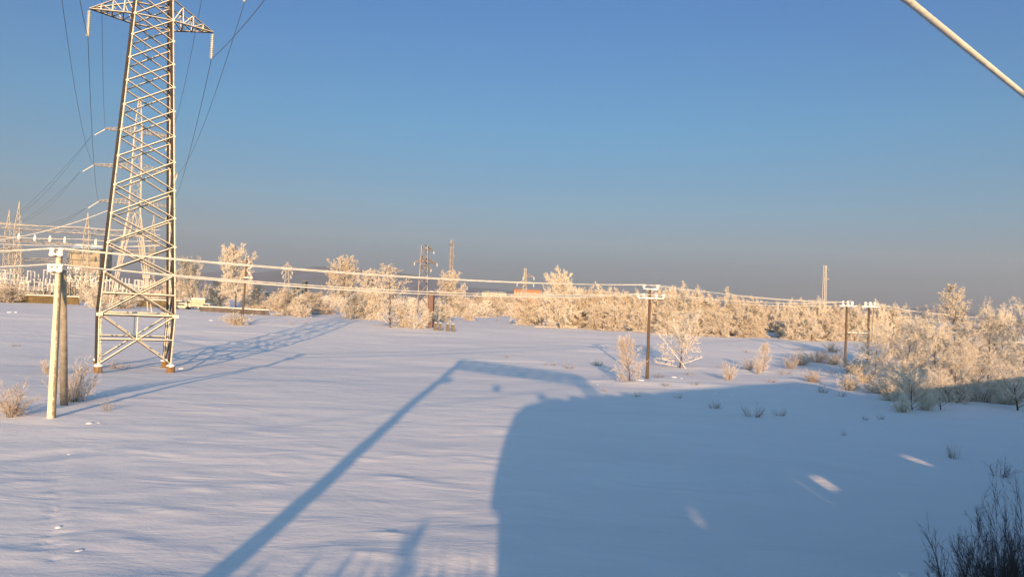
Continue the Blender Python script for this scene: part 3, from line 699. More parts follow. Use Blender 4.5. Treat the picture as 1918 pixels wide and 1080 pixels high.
for i, (px, Y, H, _) in enumerate(pos):
    g = sat(px, Y); root = empty('switchgear_unit', g, f'frosted switchgear frame with post insulators, {ordn[i]} from the left in the substation', 'switchgear', sw, rz=rn.uniform(-.1, .1))
    W = 3.0; mb = MB()
    for x in (-W/2, W/2):
        for y in (-.7, .7): mb.bar((x, y, -.3), (x, y, H*.55), .16)
    mb.bar((-W/2-.3, -.7, H*.55), (W/2+.3, -.7, H*.55), .22); mb.bar((-W/2-.3, .7, H*.55), (W/2+.3, .7, H*.55), .22)
    mb.bar((-W/2, -.7, H*.1), (W/2, -.7, H*.52), .1); mb.bar((-W/2, -.7, H*.3), (W/2, -.7, H*.3), .14)
    mb.build('frame', M_STEEL_FAR, root)
    for x in (-1.2, 0, 1.2): insul('post_insulator', (x, -.7, H*.56), (x+rn.uniform(-.1, .1), -.7, H), .22, 7, root, M_FROST)
    mb = MB(); mb.bar((-1.4, -.7, H+.05), (1.4, -.7, H*.98), .16); mb.build('contact_bar', M_FROST, root)
    if i % 2 == 0:
        mb = MB(); mb.box((.2, .2, 1.35), (1.9, .8, 2.3)); mb.box((.2, .2, 2.56), (2.0, .9, .1)); mb.build('cabinet', M_GREEN if i % 4 == 0 else M_DARK, root)
def fence(px0, px1, py, Y0, Y1, h, label, col, seed, n=14):
    a = sat(px0, Y0); b = sat(px1, Y1); root = empty('boundary_wall', a, label, 'wall')
    d = b-a; ang = math.atan2(d.y, d.x); L = d.length/n
    mb = MB(); cp = MB(); ps = MB()
    for i in range(n):
        c = a.lerp(b, (i+.5)/n)-a; zz = hz(a.x+c.x, a.y+c.y)-a.z; mb.box((c.x, c.y, zz+h/2-.2), (L-.02, .14, h+.4), ang); cp.box((c.x, c.y, zz+h+.10), (L, .3, .2), ang)
        e = a.lerp(b, i/n)-a; ps.box((e.x, e.y, zz+h/2), (.26, .26, h+.1), ang)
    mb.build('wall_panels', mat(label[:12].replace(' ', '_'), col, .9, .35, .5), root); ps.build('wall_posts', bpy.data.materials[label[:12].replace(' ', '_')], root); cp.build('snow_coping', M_FROST, root)
fence(14, 150, 560, 212, 212, 2.1, 'low olive-brown concrete wall in front of the substation, left of the bushes', (.12, .085, .035), 1)
fence(258, 345, 566, 214, 216, 1.9, 'olive concrete wall seen through the legs of the nearest pylon', (.12, .09, .045), 2, 8)
fence(378, 505, 570, 196, 187, 1.15, 'dark snow-topped wall between the parked trucks and the frosted bushes', (.11, .09, .08), 3, 10)

# small buildings and vehicles
house(962, 1014, 541, 566, 330, 14, 'distant orange-red brick building with rows of windows behind the frosted trees', 'brick_building', mat('orange_brick', (.36, .17, .105), .9, .12, 1), (10, 3, .75, .8, 4.1, 2.1), cat='building', snow=.25, winm=mat('dim_glass', (.10, .06, .055), .3, .1, 1))
house(802, 811, 549, 572, 165, 3, 'small red metal shed half hidden beside the rusty lattice tower', 'metal_shed', mat('red_sheet_metal', (.13, .06, .05), .6, .2, 1), (1, 1, .5, .5, 1.6, 1), cat='shed', snow=.3)
house(668, 692, 545, 558, 420, 8, 'low pale distant building between two frosted trees, left of the rusty tower', 'low_building', M_PALE, (6, 1, 1.0, 1.0, 2.0, 1), snow=.4)
house(902, 948, 547, 560, 430, 10, 'long low distant building left of the orange one', 'low_building', M_PALE, (9, 1, 1.0, 1.2, 3.0, 1), snow=.4)
house(470, 495, 549, 560, 250, 6, 'low shed with a bright snow roof right of the leaning wooden pole', 'low_building', M_PALE, (3, 1, .8, .7, 1.2, 1), snow=.5)
house(565, 571, 527, 552, 520, 6, 'dark distant boiler chimney block right of the small pylon', 'boiler_house', M_DARK, (1, 2, .7, .9, 5, 3), snow=.3)
house(550, 556, 537, 552, 500, 6, 'dark distant shed left of the boiler chimney block', 'low_building', M_DARK, (2, 1, .6, .8, 5, 3), snow=.3)

M_RUB = mat('tyre_rubber', (.02, .02, .02), .8, .1, 4); M_GLASS = mat('car_glass', (.03, .035, .04), .15, .1, 1); M_WPAINT = mat('pale_paint', (.55, .5, .38), .5, .08, 2)
def wheel(mb, x, y, r): mb.lathe([(r*.8, -.11), (r, -.08), (r, .08), (r*.8, .11)], (x, y, r), 14, (0, 1, 0))
g = gnd(368, 572); g = Vector((at(368, 560, 206).x, 206, hz(at(368, 560, 206).x, 206)))
root = empty('box_truck', g, 'pale yellow box truck parked behind the dark wall, right of the walking person', 'truck', rz=R(8))
mb = MB(); mb.box((.7, 0, 1.75), (3.4, 2.1, 2.0)); mb.build('cargo_box', M_YEL, root)
mb = MB(); mb.box((.7, 0, 2.85), (3.5, 2.2, .2)); mb.build('snow_cover', M_SNOWCAP, root)
mb = MB(); mb.add([(-2.6, -1, .6), (-1.1, -1, .6), (-1.1, -1, 2.3), (-2.1, -1, 2.3), (-2.6, -1, 1.5), (-2.6, 1, .6), (-1.1, 1, .6), (-1.1, 1, 2.3), (-2.1, 1, 2.3), (-2.6, 1, 1.5)], [(0, 1, 2, 3, 4), (9, 8, 7, 6, 5), (0, 5, 6, 1), (1, 6, 7, 2), (2, 7, 8, 3), (3, 8, 9, 4), (4, 9, 5, 0)]); cb = mb.build('cab', M_WPAINT, root)
mb = MB(); mb.box((-1.75, -1.0, 1.85), (.9, .04, .5)); mb.build('side_window', M_GLASS, cb)
mb = MB(); mb.box((0, 0, .62), (5.0, 1.2, .25)); mb.build('chassis', M_DARK, root)
for x in (-1.9, 1.4):
    for y in (-.9, .9): mb = MB(); wheel(mb, x, y, .42); mb.build('wheel', M_RUB, root)
def car(px, py, Y, label, paint, rz):
    x = at(px, py, Y).x; g = Vector((x, Y, hz(x, Y))); root = empty('parked_car', g, label, 'car', 'vehicles parked behind the wall', rz=rz)
    P = [(-2.1, .35), (2.1, .35), (2.15, .8), (1.3, .95), (.75, 1.45), (-.95, 1.5), (-1.6, 1.0), (-2.15, .9)]
    V = [(a, -.82, b) for a, b in P]+[(a, .82, b) for a, b in P]; n = len(P)
    Fs = [tuple(range(n)), tuple(range(2*n-1, n-1, -1))]+[(i+n, (i+1) % n+n, (i+1) % n, i) for i in range(n)]
    mb = MB(); mb.add(V, Fs); mb.build('body', paint, root)
    mb = MB(); mb.add([(-1.35, -.835, 1.0), (1.0, -.835, 1.0), (.65, -.835, 1.38), (-.85, -.835, 1.42)], [(0, 1, 2, 3)]); mb.box((-.15, -.80, 1.2), (.05, .05, .4)); mb.build('side_window', M_GLASS, root)
    mb = MB(); mb.blob((-.1, 0, 1.5), (1.2, .8, .22), 2, .08); mb.build('snow_cover', M_SNOWCAP, root, True)
    for a in (-1.35, 1.35):
        for b_ in (-.78, .78): mb = MB(); wheel(mb, a, b_, .33); mb.build('wheel', M_RUB, root)
car(342, 565, 207, 'pale snow-covered car left of the box truck', M_WPAINT, .1)
car(388, 566, 206, 'pale snow-covered car right of the box truck', M_YEL, -.1)

# person walking
def person():
    g = gnd(345, 576); root = empty('person', g, 'person in a dark coat and hat walking on the snow track near the parked cars', 'person')
    h = 1.75; V = [(0, 0, .95), (0, .0, 1.2), (0, -.02, 1.43), (0, -.03, 1.56), (0, -.04, 1.68), (-.10, 0, .92), (-.12, -.10, .5), (-.12, .0, .08), (-.12, -.14, .04), (.10, 0, .92), (.12, .12, .5), (.12, .26, .1), (.12, .14, .05), (-.20, 0, 1.42), (-.27, .08, 1.15), (-.26, .0, .9), (.20, 0, 1.42), (.27, -.08, 1.15), (.26, -.16, .93)]
    E = [(0, 1), (1, 2), (2, 3), (3, 4), (0, 5), (5, 6), (6, 7), (7, 8), (0, 9), (9, 10), (10, 11), (11, 12), (2, 13), (13, 14), (14, 15), (2, 16), (16, 17), (17, 18)]
    rad = [.15, .16, .15, .06, .10, .1, .075, .05, .045, .1, .075, .05, .045, .075, .05, .04, .075, .05, .04]
    me = bpy.data.meshes.new('body'); me.from_pydata(V, E, []); o = link('body', me, mat('dark_winter_clothes', (.035, .03, .04), .9, .3, 6), root)
    md = o.modifiers.new('skin', 'SKIN'); 
    for i, r_ in enumerate(rad): me.skin_vertices[0].data[i].radius = (r_, r_)
    me.skin_vertices[0].data[0].use_root = True
    s = o.modifiers.new('sub', 'SUBSURF'); s.levels = 1; s.render_levels = 1
    mb = MB(); mb.lathe([(.19, .72), (.24, .78), (.22, 1.1), (.23, 1.42), (.1, 1.5)], (0, 0, 0), 12, jit=.05); mb.build('coat', mat('red_brown_coat', (.10, .03, .03), .9, .2, 5), root, True)
    mb = MB(); mb.blob((0, -.03, 1.73), (.115, .125, .09), 1, .04); mb.build('hat', M_DARK, root, True)
person()

# concrete stubs
M_STUB = mat('weathered_grey_boards', (.13, .11, .085), .9, .4, 1.2, .4, stretch=(3, 3, .4))
for i, (px, py, l) in enumerate(((815.5, 618, 'leftmost'), (824.5, 619, 'second from the left'), (838.5, 620, 'third from the left'), (848, 621, 'rightmost'))):
    g = gnd(px, py); s = g.y/F; h = vert_top(g, py-14); root = empty('concrete_stub', g, f'weathered grey-brown slab stub, {l} of four beside the rusty tower', 'concrete stub', 'four slab stubs in the snow', rz=.1)
    mb = MB(); mb.box((0, 0, h/2-.2), (6.6*s, 4.5*s, h+.4)); mb.build('slab', M_STUB, root)
    mb = MB(); mb.blob((0, 0, h), (3.4*s, 2.3*s, .12), i, .12); mb.build('snow_cap', M_FROST, root, True)

# ------------------------------------------------------------------ vegetation
def norm(v):
    l = math.sqrt(v[0]**2+v[1]**2+v[2]**2) or 1; return (v[0]/l, v[1]/l, v[2]/l)
def grow(out, p, d, L, r, lev, P, rn):
    n = P['seg'][lev]; st = L/n; mx = len(P['seg'])-1; j = P['jit'][lev]; bend = P['bend'][lev]
    kids = P['kids'][lev] if lev < mx else 0; acc = rn.random()
    for i in range(n):
        d = norm((d[0]+rn.gauss(0, j), d[1]+rn.gauss(0, j), d[2]+rn.gauss(0, j)+bend))
        q = (p[0]+d[0]*st, p[1]+d[1]*st, p[2]+d[2]*st)
        if q[2] < .03: q = (q[0], q[1], .03)
        ra = r*(1-.75*i/n); rb = r*(1-.75*(i+1)/n)
        out[lev].append((*p, *q, ra, rb))
        if lev < mx and (i >= P.get('skip', [0]*9)[lev]):
            acc += kids/n
            while acc >= 1:
                acc -= 1; t = rn.random(); b = (p[0]+(q[0]-p[0])*t, p[1]+(q[1]-p[1])*t, p[2]+(q[2]-p[2])*t)
                a = norm((rn.gauss(0, 1), rn.gauss(0, 1), rn.gauss(0, 1))); k = P['spread'][lev]
                dd = norm((d[0]+a[0]*k, d[1]+a[1]*k, d[2]+a[2]*k))
                f = (i+t)/n
                grow(out, b, dd, L*P['ratio'][lev]*(1-.45*f)*rn.uniform(.7, 1.25), max(P['rmin'], rb*.55), lev+1, P, rn)
        p = q
def tree_proto(name, seed, P, H, shape, crown_m=None):
    """returns (trunk mesh, crown mesh); height about H, trunk base at origin"""
    rn = random.Random(seed); out = [[] for _ in range(6)]
    if shape['type'] == 'tree':
        n = 12; p = (0, 0, -.3); d = (rn.gauss(0, .04), rn.gauss(0, .04), 1); tr = []; H_ = H; H = H*shape.get('trunk', 1)
        for i in range(n):
            d = norm((d[0]+rn.gauss(0, .05), d[1]+rn.gauss(0, .05), d[2])); q = (p[0]+d[0]*H/n, p[1]+d[1]*H/n, p[2]+d[2]*H/n)
            r = shape['r']*(1-.85*i/n); r2 = shape['r']*(1-.85*(i+1)/n); out[0].append((*p, *q, r, r2)); tr.append((p, q)); p = q
        nl = shape['limbs']; H = H_
        for k in range(nl):
            t = shape['clear']+(1-shape['clear'])*(k+rn.random()*.8)/nl; t = min(t, .985); i = min(n-1, int(t*n)); f = t*n-i
            a, b = tr[i]; o = tuple(a[j]+(b[j]-a[j])*f for j in range(3)); th = k*2.399+rn.uniform(-.4, .4)
            tt = (t-shape['clear'])/(1-shape['clear']); prof = shape['R']*max(shape.get('top', .12), math.sqrt(max(0, 1-((tt-shape['wide'])/(1.02-shape['wide'] if tt > shape['wide'] else shape['wide']+.45))**2)))
            el = shape['el']+tt*.75+rn.uniform(-.15, .15); dd = (math.cos(th)*math.cos(el), math.sin(th)*math.cos(el), math.sin(el))
            grow(out, o, dd, prof*rn.uniform(.8, 1.15), shape['r']*.4*(1-.6*t), 1, P, rn)
    else:
        for k in range(shape['stems']):
            th = rn.uniform(0, 6.28); sp = shape['sp']*rn.random()**.6; o = (math.cos(th)*shape['R']*rn.random()*.5, math.sin(th)*shape['R']*rn.random()*.5, -.15)
            dd = norm((math.cos(th)*sp, math.sin(th)*sp, 1)); grow(out, o, dd, H*rn.uniform(.6, 1.08)*(1-.25*sp), shape['r']*rn.uniform(.6, 1.1), 1, P, rn)
    tk = out[0]+out[1]; cr = out[2]+out[3]+out[4]+out[5]
    A = np.array(tk); B = np.array(cr)
    top = np.percentile(B[:, 5], 99.6); k = H/top; A[:, :6] *= k; B[:, :6] *= k
    wid = np.percentile(np.hypot(B[:, 3], B[:, 4]), 96)
    mt = seg_mesh(name+'_trunk', A, 5); mt.materials.append(M_BARK); mc = seg_mesh(name+'_crown', B, 3); mc.materials.append(crown_m or M_TWIG)
    return dict(trunk=mt, crown=mc, H=H, W=wid, n=len(B))
# dense round tree of the far belt
PB = dict(seg=[1, 4, 3, 2, 2], jit=[0, .18, .26, .36, .42], bend=[0, .02, -.02, -.08, -.14], kids=[0, 12, 9, 7], spread=[0, .95, 1.0, 1.2], ratio=[0, .48, .5, .55], rmin=.032)
PROT = {}
PROT['round'] = [tree_proto('round_tree', 10+i, PB, 9, dict(type='tree', r=.17, limbs=30, clear=.05, R=3.9, wide=.42, el=-.10, trunk=(.74, .55, .66, .6)[i], top=(.12, .5, .3, .45)[i])) for i in range(4)]
PT = dict(seg=[1, 5, 3, 2, 2], jit=[0, .14, .2, .3, .35], bend=[0, .10, .03, -.05, -.08], kids=[0, 11, 8, 6], spread=[0, .85, .95, 1.2], ratio=[0, .46, .5, .55], rmin=.030)
PROT['tall'] = [tree_proto('tall_tree', 30+i, PT, 12, dict(type='tree', r=.20, limbs=30, clear=.22, R=4.2, wide=.50, el=.10, trunk=.80)) for i in range(3)]
PBU = dict(seg=[1, 5, 3, 2, 2], jit=[0, .14, .22, .3, .3], bend=[0, -.02, -.02, -.05, -.05], kids=[0, 11, 6, 4], spread=[0, .8, .95, 1.1], ratio=[0, .42, .5, .55], rmin=.022)
PROT['bush'] = [tree_proto('bush', 50+i, PBU, 4, dict(type='bush', stems=20, R=1.3, r=.05, sp=1.0)) for i in range(4)]
# open frosted willow of the near thicket
PW = dict(seg=[1, 6, 4, 3, 3], jit=[0, .13, .17, .22, .22], bend=[0, .03, -.03, -.09, -.13], kids=[0, 12, 8, 7], spread=[0, .75, .9, 1.0], ratio=[0, .5, .5, .5], rmin=.0125, skip=[0, 1, 0, 0])
PROT['willow'] = [tree_proto('willow', 70+i, PW, 7, dict(type='tree', r=.13, limbs=24, clear=.10, R=3.9, wide=.45, el=.15, trunk=.7)) for i in range(4)]
PROT['slimtall'] = [tree_proto('slim_tree', 80, dict(PW, bend=[0, .10, .04, -.01, -.03]), 9, dict(type='tree', r=.15, limbs=24, clear=.1, R=2.2, wide=.35, el=.5))]
PROT['open'] = [tree_proto('open_tree', 90+i, dict(PW, kids=[0, 9, 8, 5], rmin=.014, bend=[0, .06, 0, -.03, -.05]), 5, dict(type='tree', r=.10, limbs=15, clear=.16, R=3.0, wide=.62, el=.35, trunk=.62)) for i in range(2)]
PROT['sparse'] = [tree_proto('sparse_tree', 97, dict(PT, kids=[0, 7, 5, 3], rmin=.03), 10, dict(type='tree', r=.10, limbs=34, clear=.05, R=3.2, wide=.2, el=.25))]
PSH = dict(seg=[1, 6, 3, 2], jit=[0, .12, .18, .25], bend=[0, .0, .02, .0], kids=[0, 11, 6], spread=[0, .6, .8], ratio=[0, .38, .5], rmin=.011)
PROT['shrub'] = [tree_proto('shrub', 110+i, PSH, 3, dict(type='bush', stems=28, R=.8, r=.022, sp=.7), M_TWIGP) for i in range(3)]
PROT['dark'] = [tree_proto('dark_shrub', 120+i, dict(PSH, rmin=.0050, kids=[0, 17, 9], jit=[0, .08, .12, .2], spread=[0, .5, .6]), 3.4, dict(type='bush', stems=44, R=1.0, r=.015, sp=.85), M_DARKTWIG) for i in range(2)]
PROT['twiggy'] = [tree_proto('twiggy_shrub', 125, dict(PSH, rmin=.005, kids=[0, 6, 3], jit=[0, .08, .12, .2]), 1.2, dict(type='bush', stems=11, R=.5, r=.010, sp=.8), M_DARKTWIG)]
PROT['oval'] = [tree_proto('oval_shrub', 115+i, dict(PW, kids=[0, 9, 6, 4], rmin=.009, bend=[0, .08, .03, 0, 0]), 3, dict(type='tree', r=.05, limbs=30, clear=.03, R=1.15, wide=.4, el=.45, trunk=.8), M_TWIGP) for i in range(2)]
PTU = dict(seg=[1, 3, 2], jit=[0, .15, .25], bend=[0, -.03, 0], kids=[0, 4], spread=[0, .7], ratio=[0, .5], rmin=.006)
PROT['tuft'] = [tree_proto('tuft', 130+i, PTU, .8, dict(type='bush', stems=26, R=.5, r=.012, sp=1.1), M_GRASS) for i in range(4)]
PROT['fartuft'] = [tree_proto('far_tuft', 140+i, dict(PTU, rmin=.011), .8, dict(type='bush', stems=26, R=.5, r=.02, sp=1.1), M_GRASS) for i in range(2)]
_cnt = {}
_darkbark = bpy.data.materials['bare_dark_twigs']
def plant(kind, px, py, ty, wpx=None, label='', cat='tree', group=None, name=None, Y=None, seed=0):
    ps = PROT[kind]; _cnt[kind] = _cnt.get(kind, 0)+1; P = ps[_cnt[kind] % len(ps)]; rn = random.Random(_cnt[kind]*17+seed+int(px))
    if Y: p = at(px, py, Y); g = Vector((p.x, Y, hz(p.x, Y)))
    else: g = gnd(px, py)
    h = vert_top(g, ty); s = g.y/F; sz = h/P['H']; sx = (wpx*s/2)/P['W'] if wpx else sz
    sx = min(max(sx, sz*.5), sz*1.7)
    nm = name or {'tuft': 'grass_tuft', 'fartuft': 'grass_tuft', 'bush': 'frosted_bush', 'shrub': 'frosted_shrub', 'dark': 'bare_shrub', 'twiggy': 'bare_shrub', 'oval': 'frosted_shrub'}.get(kind, 'frosted_tree')
    root = empty(nm, g, label, cat, group, rz=rn.uniform(0, 6.28)); root.scale = (sx, sx, sz)
    tn, cn = ('stems', 'twigs') if kind in ('bush', 'shrub', 'dark', 'twiggy', 'oval', 'tuft', 'fartuft') else ('trunk', 'crown')
    if kind in ('tuft', 'fartuft'): tn, cn = 'stalks', 'blades'
    link(tn, P['trunk'], None, root); link(cn, P['crown'], None, root); return root

def series(kind_default, items, where, noun, cat, group):
    items = sorted(items, key=lambda t: t[0])
    for i, it in enumerate(items):
        kd = it[4] if len(it) > 4 else kind_default
        Y = it[5] if len(it) > 5 else None
        plant(kd, it[0], it[1], it[2], it[3], f'{noun}, {ordn[i]} from the left {where}', cat, group, Y=Y)
# single trees one can name
plant('tall', 441, 580, 456, 78, 'tall frosted tree with a feathery crown behind the leaning wooden pole', 'tree')
plant('tall', 637, 582, 479, 66, 'tall frosted tree with a bare dark trunk, midway between wooden pole and rusty tower', 'tree')
plant('sparse', 731, 613, 494, 92, 'sparse frosted tree with an upright leader just left of the rusty tower', 'tree')
plant('tall', 837, 590, 506, 58, 'frosted tree at the foot of the red and white communication mast', 'tree')
_cnt['round'] = 0; plant('round', 1047, 606, 502, 84, 'tallest rounded frosted tree, right of the orange building', 'tree', Y=185)
plant('tall', 362, 575, 480, 60, 'hazy frosted tree between the nearest pylon and the tallest feathery tree', 'tree', Y=215)
r_ = plant('open', 1273, 689, 578, 112, 'wide-branched frosted tree with broken lower limbs right of the slim middle pole', 'tree')
# broken limbs
g = gnd(1273, 689); s = g.y/F
mb = []; rn = random.Random(5)
def limb(x0, z0, x1, z1, y=-.3, r0=.09, r1=.05, tw=16):
    r0 *= .55; r1 *= .5
    px_, pz = x0, z0; N = 7; pv = (x0*s, y, z0*s)
    for i in range(1, N+1):
        t = i/N; q = ((x0+(x1-x0)*t)*s, y+rn.uniform(-.06, .06), (z0+(z1-z0)*t)*s+rn.uniform(-.05, .05)); mb.append((*pv, *q, r0+(r1-r0)*(i-1)/N, r0+(r1-r0)*t)); pv = q
    for i in range(tw):
        t = rn.uniform(.3, 1); o = ((x0+(x1-x0)*t)*s, y, (z0+(z1-z0)*t)*s); mb.append((*o, o[0]+rn.uniform(-.5, .3), o[1]+rn.uniform(-.3, .3), o[2]+rn.uniform(-.2, .5), .024, .012))
limb(12, -2, -33, 52, r0=.10); limb(-33, 52, -42, 60, r1=.03); limb(4, 8, 42, 22, r0=.09); limb(22, 32, 38, 32, r0=.05, tw=6); limb(-6, 4, -48, 10, r0=.08, tw=40); limb(-10, 12, -46, 18, r0=.06, tw=30)
o = link('broken_limbs', seg_mesh('broken_limbs', mb, 6), M_TWIG); o.parent = r_
r_.rotation_euler = (0, 0, 0); o.scale = (1/r_.scale[0], 1/r_.scale[1], 1/r_.scale[2])
plant('oval', 1180, 713, 628, 62, 'tall red-twigged shrub with frosted tips left of the slim middle pole', 'shrub')
plant('oval', 1430, 696, 641, 30, 'narrow upright shrub, tallest one on the snow between slim pole and twin-legged pole', 'shrub')
# belt
belt = 'frosted trees of the far belt'
series('round', [(540, 590, 538, 74), (585, 588, 545, 60), (612, 588, 560, 44, 'bush'), (668, 596, 545, 60), (700, 598, 535, 60), (520, 582, 552, 50), (568, 594, 556, 50, 'bush'), (655, 592, 562, 40, 'bush'), (684, 560, 502, 34, 'tall', 330), (702, 560, 506, 30, 'tall', 340)], 'between the leaning wooden pole and the rusty tower', 'frosted tree', 'tree', belt)
series('round', [(808, 598, 560, 44), (862, 592, 553, 50), (895, 590, 550, 56), (925, 592, 548, 50), (950, 590, 552, 46), (985, 608, 548, 66), (1018, 596, 548, 52), (878, 600, 575, 40, 'bush'), (830, 602, 568, 40), (1003, 607, 565, 50, 'bush')], 'between the rusty tower and the tallest rounded tree', 'frosted tree', 'tree', belt)
series('round', [(1072, 606, 538, 60), (1098, 612, 536, 66), (1130, 614, 534, 66), (1160, 616, 541, 62), (1188, 617, 545, 56), (1118, 617, 568, 56), (1082, 612, 566, 54), (1150, 619, 572, 54), (1200, 621, 575, 56)], 'between the tallest rounded tree and the slim middle pole', 'frosted tree', 'tree', belt)
series('round', [(1232, 618, 540, 62), (1262, 620, 533, 70), (1298, 623, 539, 68), (1336, 625, 552, 66), (1372, 628, 549, 68), (1410, 629, 556, 60), (1250, 626, 572, 58), (1310, 628, 575, 60), (1350, 630, 582, 54), (1392, 631, 585, 54), (1420, 631, 590, 40)], 'between the slim middle pole and the dark gap', 'frosted tree', 'tree', belt)
series('round', [(1468, 632, 562, 60), (1500, 633, 560, 62), (1530, 635, 559, 60), (1562, 636, 567, 54), (1600, 638, 568, 60), (1640, 640, 565, 60), (1482, 636, 590, 44), (1520, 638, 590, 50), (1550, 638, 592, 46), (1675, 640, 570, 60)], 'between the dark gap and the thicket on the right', 'frosted tree', 'tree', belt)
for px, py, ty, wd, l in ((1442, 606, 572, 50, 'frosted tree standing back in the dark gap of the belt, right one'), (1428, 606, 568, 50, 'frosted tree standing back in the dark gap of the belt, left one')):
    plant('round', px, py, ty, wd, l, 'tree', belt, Y=200)
# left side bushes
plant('bush', 492, 580, 560, 40, 'small frosted bush in front of the right end of the dark wall', 'bush')
plant('bush', 182, 576, 524, 62, 'large frosted bush at the end of the olive wall, left of the nearest pylon', 'bush')
plant('bush', 232, 578, 550, 60, 'frosted bush between the legs of the nearest pylon', 'bush')
plant('bush', 448, 608, 578, 62, 'frosted bush round the foot of the leaning wooden pole', 'bush')
plant('bush', 757, 612, 566, 44, 'frosted bush between the sparse tree and the rusty tower', 'bush')
plant('bush', 806, 606, 566, 44, 'frosted bush hiding the foot of the red shed', 'bush')
plant('bush', 785, 615, 575, 50, 'frosted bush round the foot of the rusty tower', 'bush')
for i, (px, py, ty, wd, l) in enumerate(((55, 566, 552, 44, 'low reddish bush in front of the olive wall near the left edge'), (110, 568, 553, 40, 'low bush in front of the olive wall by the concrete pole'), (10, 566, 535, 60, 'bush at the left edge in front of the substation'), (290, 560, 520, 60, 'hazy bush behind the right legs of the nearest pylon'), (325, 562, 500, 50, 'hazy tree just right of the nearest pylon'), (405, 572, 520, 50, 'frosted tree left of the tallest feathery tree'), (478, 572, 530, 50, 'frosted tree right of the leaning wooden pole'), (500, 576, 548, 40, 'low frosted bush at the right end of the dark wall'))):
    plant('bush' if i in (0, 1, 3, 7) else 'round', px, py, ty, wd, l, 'bush' if i in (0, 1, 3, 7) else 'tree', Y=None if i in (0, 1, 2, 7) else 232)
plant('shrub', 138, 752, 668, 92, 'spreading frosted shrub right behind the concrete pole', 'shrub')
plant('shrub', 22, 780, 712, 96, 'spreading frosted shrub at the left edge beside the concrete pole', 'shrub')
plant('shrub', 92, 700, 668, 40, 'small frosted shrub left of the concrete pole, farther out', 'shrub')
plant('tuft', 222, 690, 672, 60, 'frosted weeds between the footings of the nearest pylon', 'weeds')
plant('tuft', 200, 768, 738, 26, 'single frosted weed on the snow right of the concrete pole', 'weeds')
# thicket on the right
th = 'frosted trees of the thicket on the right'
for kd, px, py, ty, wd, l in (
    ('willow', 1640, 705, 604, 96, 'lowest front tree at the left end of the thicket, partly over the twin-legged pole'),
    ('willow', 1692, 725, 583, 150, 'broad leafy-looking frosted tree at the left of the thicket'),
    ('slimtall', 1777, 712, 530, 92, 'tallest slender tree rising above the thicket'),
    ('willow', 1755, 735, 592, 140, 'frosted tree below the tallest slender one in the thicket'),
    ('willow', 1850, 722, 566, 150, 'broad frosted tree with a forked reddish trunk in the thicket'),
    ('willow', 1912, 728, 562, 130, 'frosted tree of the thicket cut by the right edge of the photo'),
    ('willow', 1830, 742, 640, 120, 'low frosted tree in front of the forked one in the thicket'),
    ('willow', 1960, 740, 575, 150, 'frosted tree of the thicket beyond the right edge'),
    ('open', 1708, 769, 680, 96, 'small shaded tree with a dark trunk in front of the thicket, left one'),
    ('open', 1762, 767, 688, 76, 'small shaded tree with a dark trunk in front of the thicket, right one'),
    ('open', 1906, 768, 672, 120, 'small shaded tree in front of the thicket at the right edge'),
    ('willow', 1790, 745, 655, 110, 'low shaded tree in the middle foreground of the thicket'),
    ('willow', 1730, 700, 575, 110, 'rear tree between the broad left tree and the tallest one'),
    ('willow', 1815, 700, 582, 110, 'rear tree between the tallest one and the forked one'),
    ('willow', 1880, 700, 572, 110, 'rear tree right of the forked one in the thicket')):
    plant(kd, px, py, ty, wd, l, 'tree', th)
for px, py, ty, wd, l in ((1665, 738, 690, 90, 'leftmost'), (1725, 750, 695, 90, 'second from the left'), (1782, 752, 690, 100, 'third from the left'), (1838, 752, 695, 90, 'fourth from the left'), (1886, 756, 700, 90, 'rightmost')):
    plant('bush', px, py, ty, wd, f'low frosted bush filling the foot of the thicket, {l}', 'bush', 'low frosted bushes at the foot of the thicket')
mound = [(1500, 684, 655, 60), (1530, 678, 652, 60), (1560, 682, 655, 70), (1600, 700, 668, 60), (1620, 716, 680, 60), (1645, 735, 700, 70), (1522, 715, 690, 56), (1365, 712, 673, 36), (1403, 694, 668, 36), (1560, 660, 640, 50), (1590, 730, 700, 50), (1480, 690, 666, 40), (1672, 750, 715, 60), (1735, 768, 722, 50), (1690, 772, 735, 44)]
mound = [m_ if m_[0] < 1580 else m_+('bush',) for m_ in mound]
series('shrub', mound, 'on the snow left of the thicket', 'low frosted shrub', 'shrub', 'low frosted shrubs on the snow')
plant('shrub', 1420, 700, 662, 18, 'small shrub stem close to the narrow upright shrub', 'shrub')
tf = [(948, 669, 659, 14), (1068, 690, 675, 30), (1036, 684, 676, 18), (1022, 683, 675, 10), (1120, 684, 668, 34), (1234, 706, 694, 34), (1290, 702, 692, 20), (1248, 722, 712, 26), (1340, 764, 744, 34), (1408, 780, 750, 56), (1462, 778, 760, 36), (1540, 735, 715, 30), (1575, 742, 728, 26), (1785, 858, 822, 26), (1470, 700, 686, 40), (1350, 690, 680, 26), (1580, 815, 802, 16), (1620, 786, 775, 16), (1300, 720, 710, 26), (1444, 715, 702, 26), (1195, 742, 730, 26), (1130, 732, 722, 18), (1270, 745, 735, 26), (1650, 785, 770, 20), (1555, 700, 685, 30), (30, 648, 640, 30), (545, 607, 596, 8), (570, 606, 598, 20), (930, 600, 590, 6), (1500, 655, 645, 26), (1400, 660, 650, 18)]
series('tuft', tf, 'of those dotted over the snow field', 'small tuft of frosted weeds', 'weeds', 'tufts of weeds on the snow')
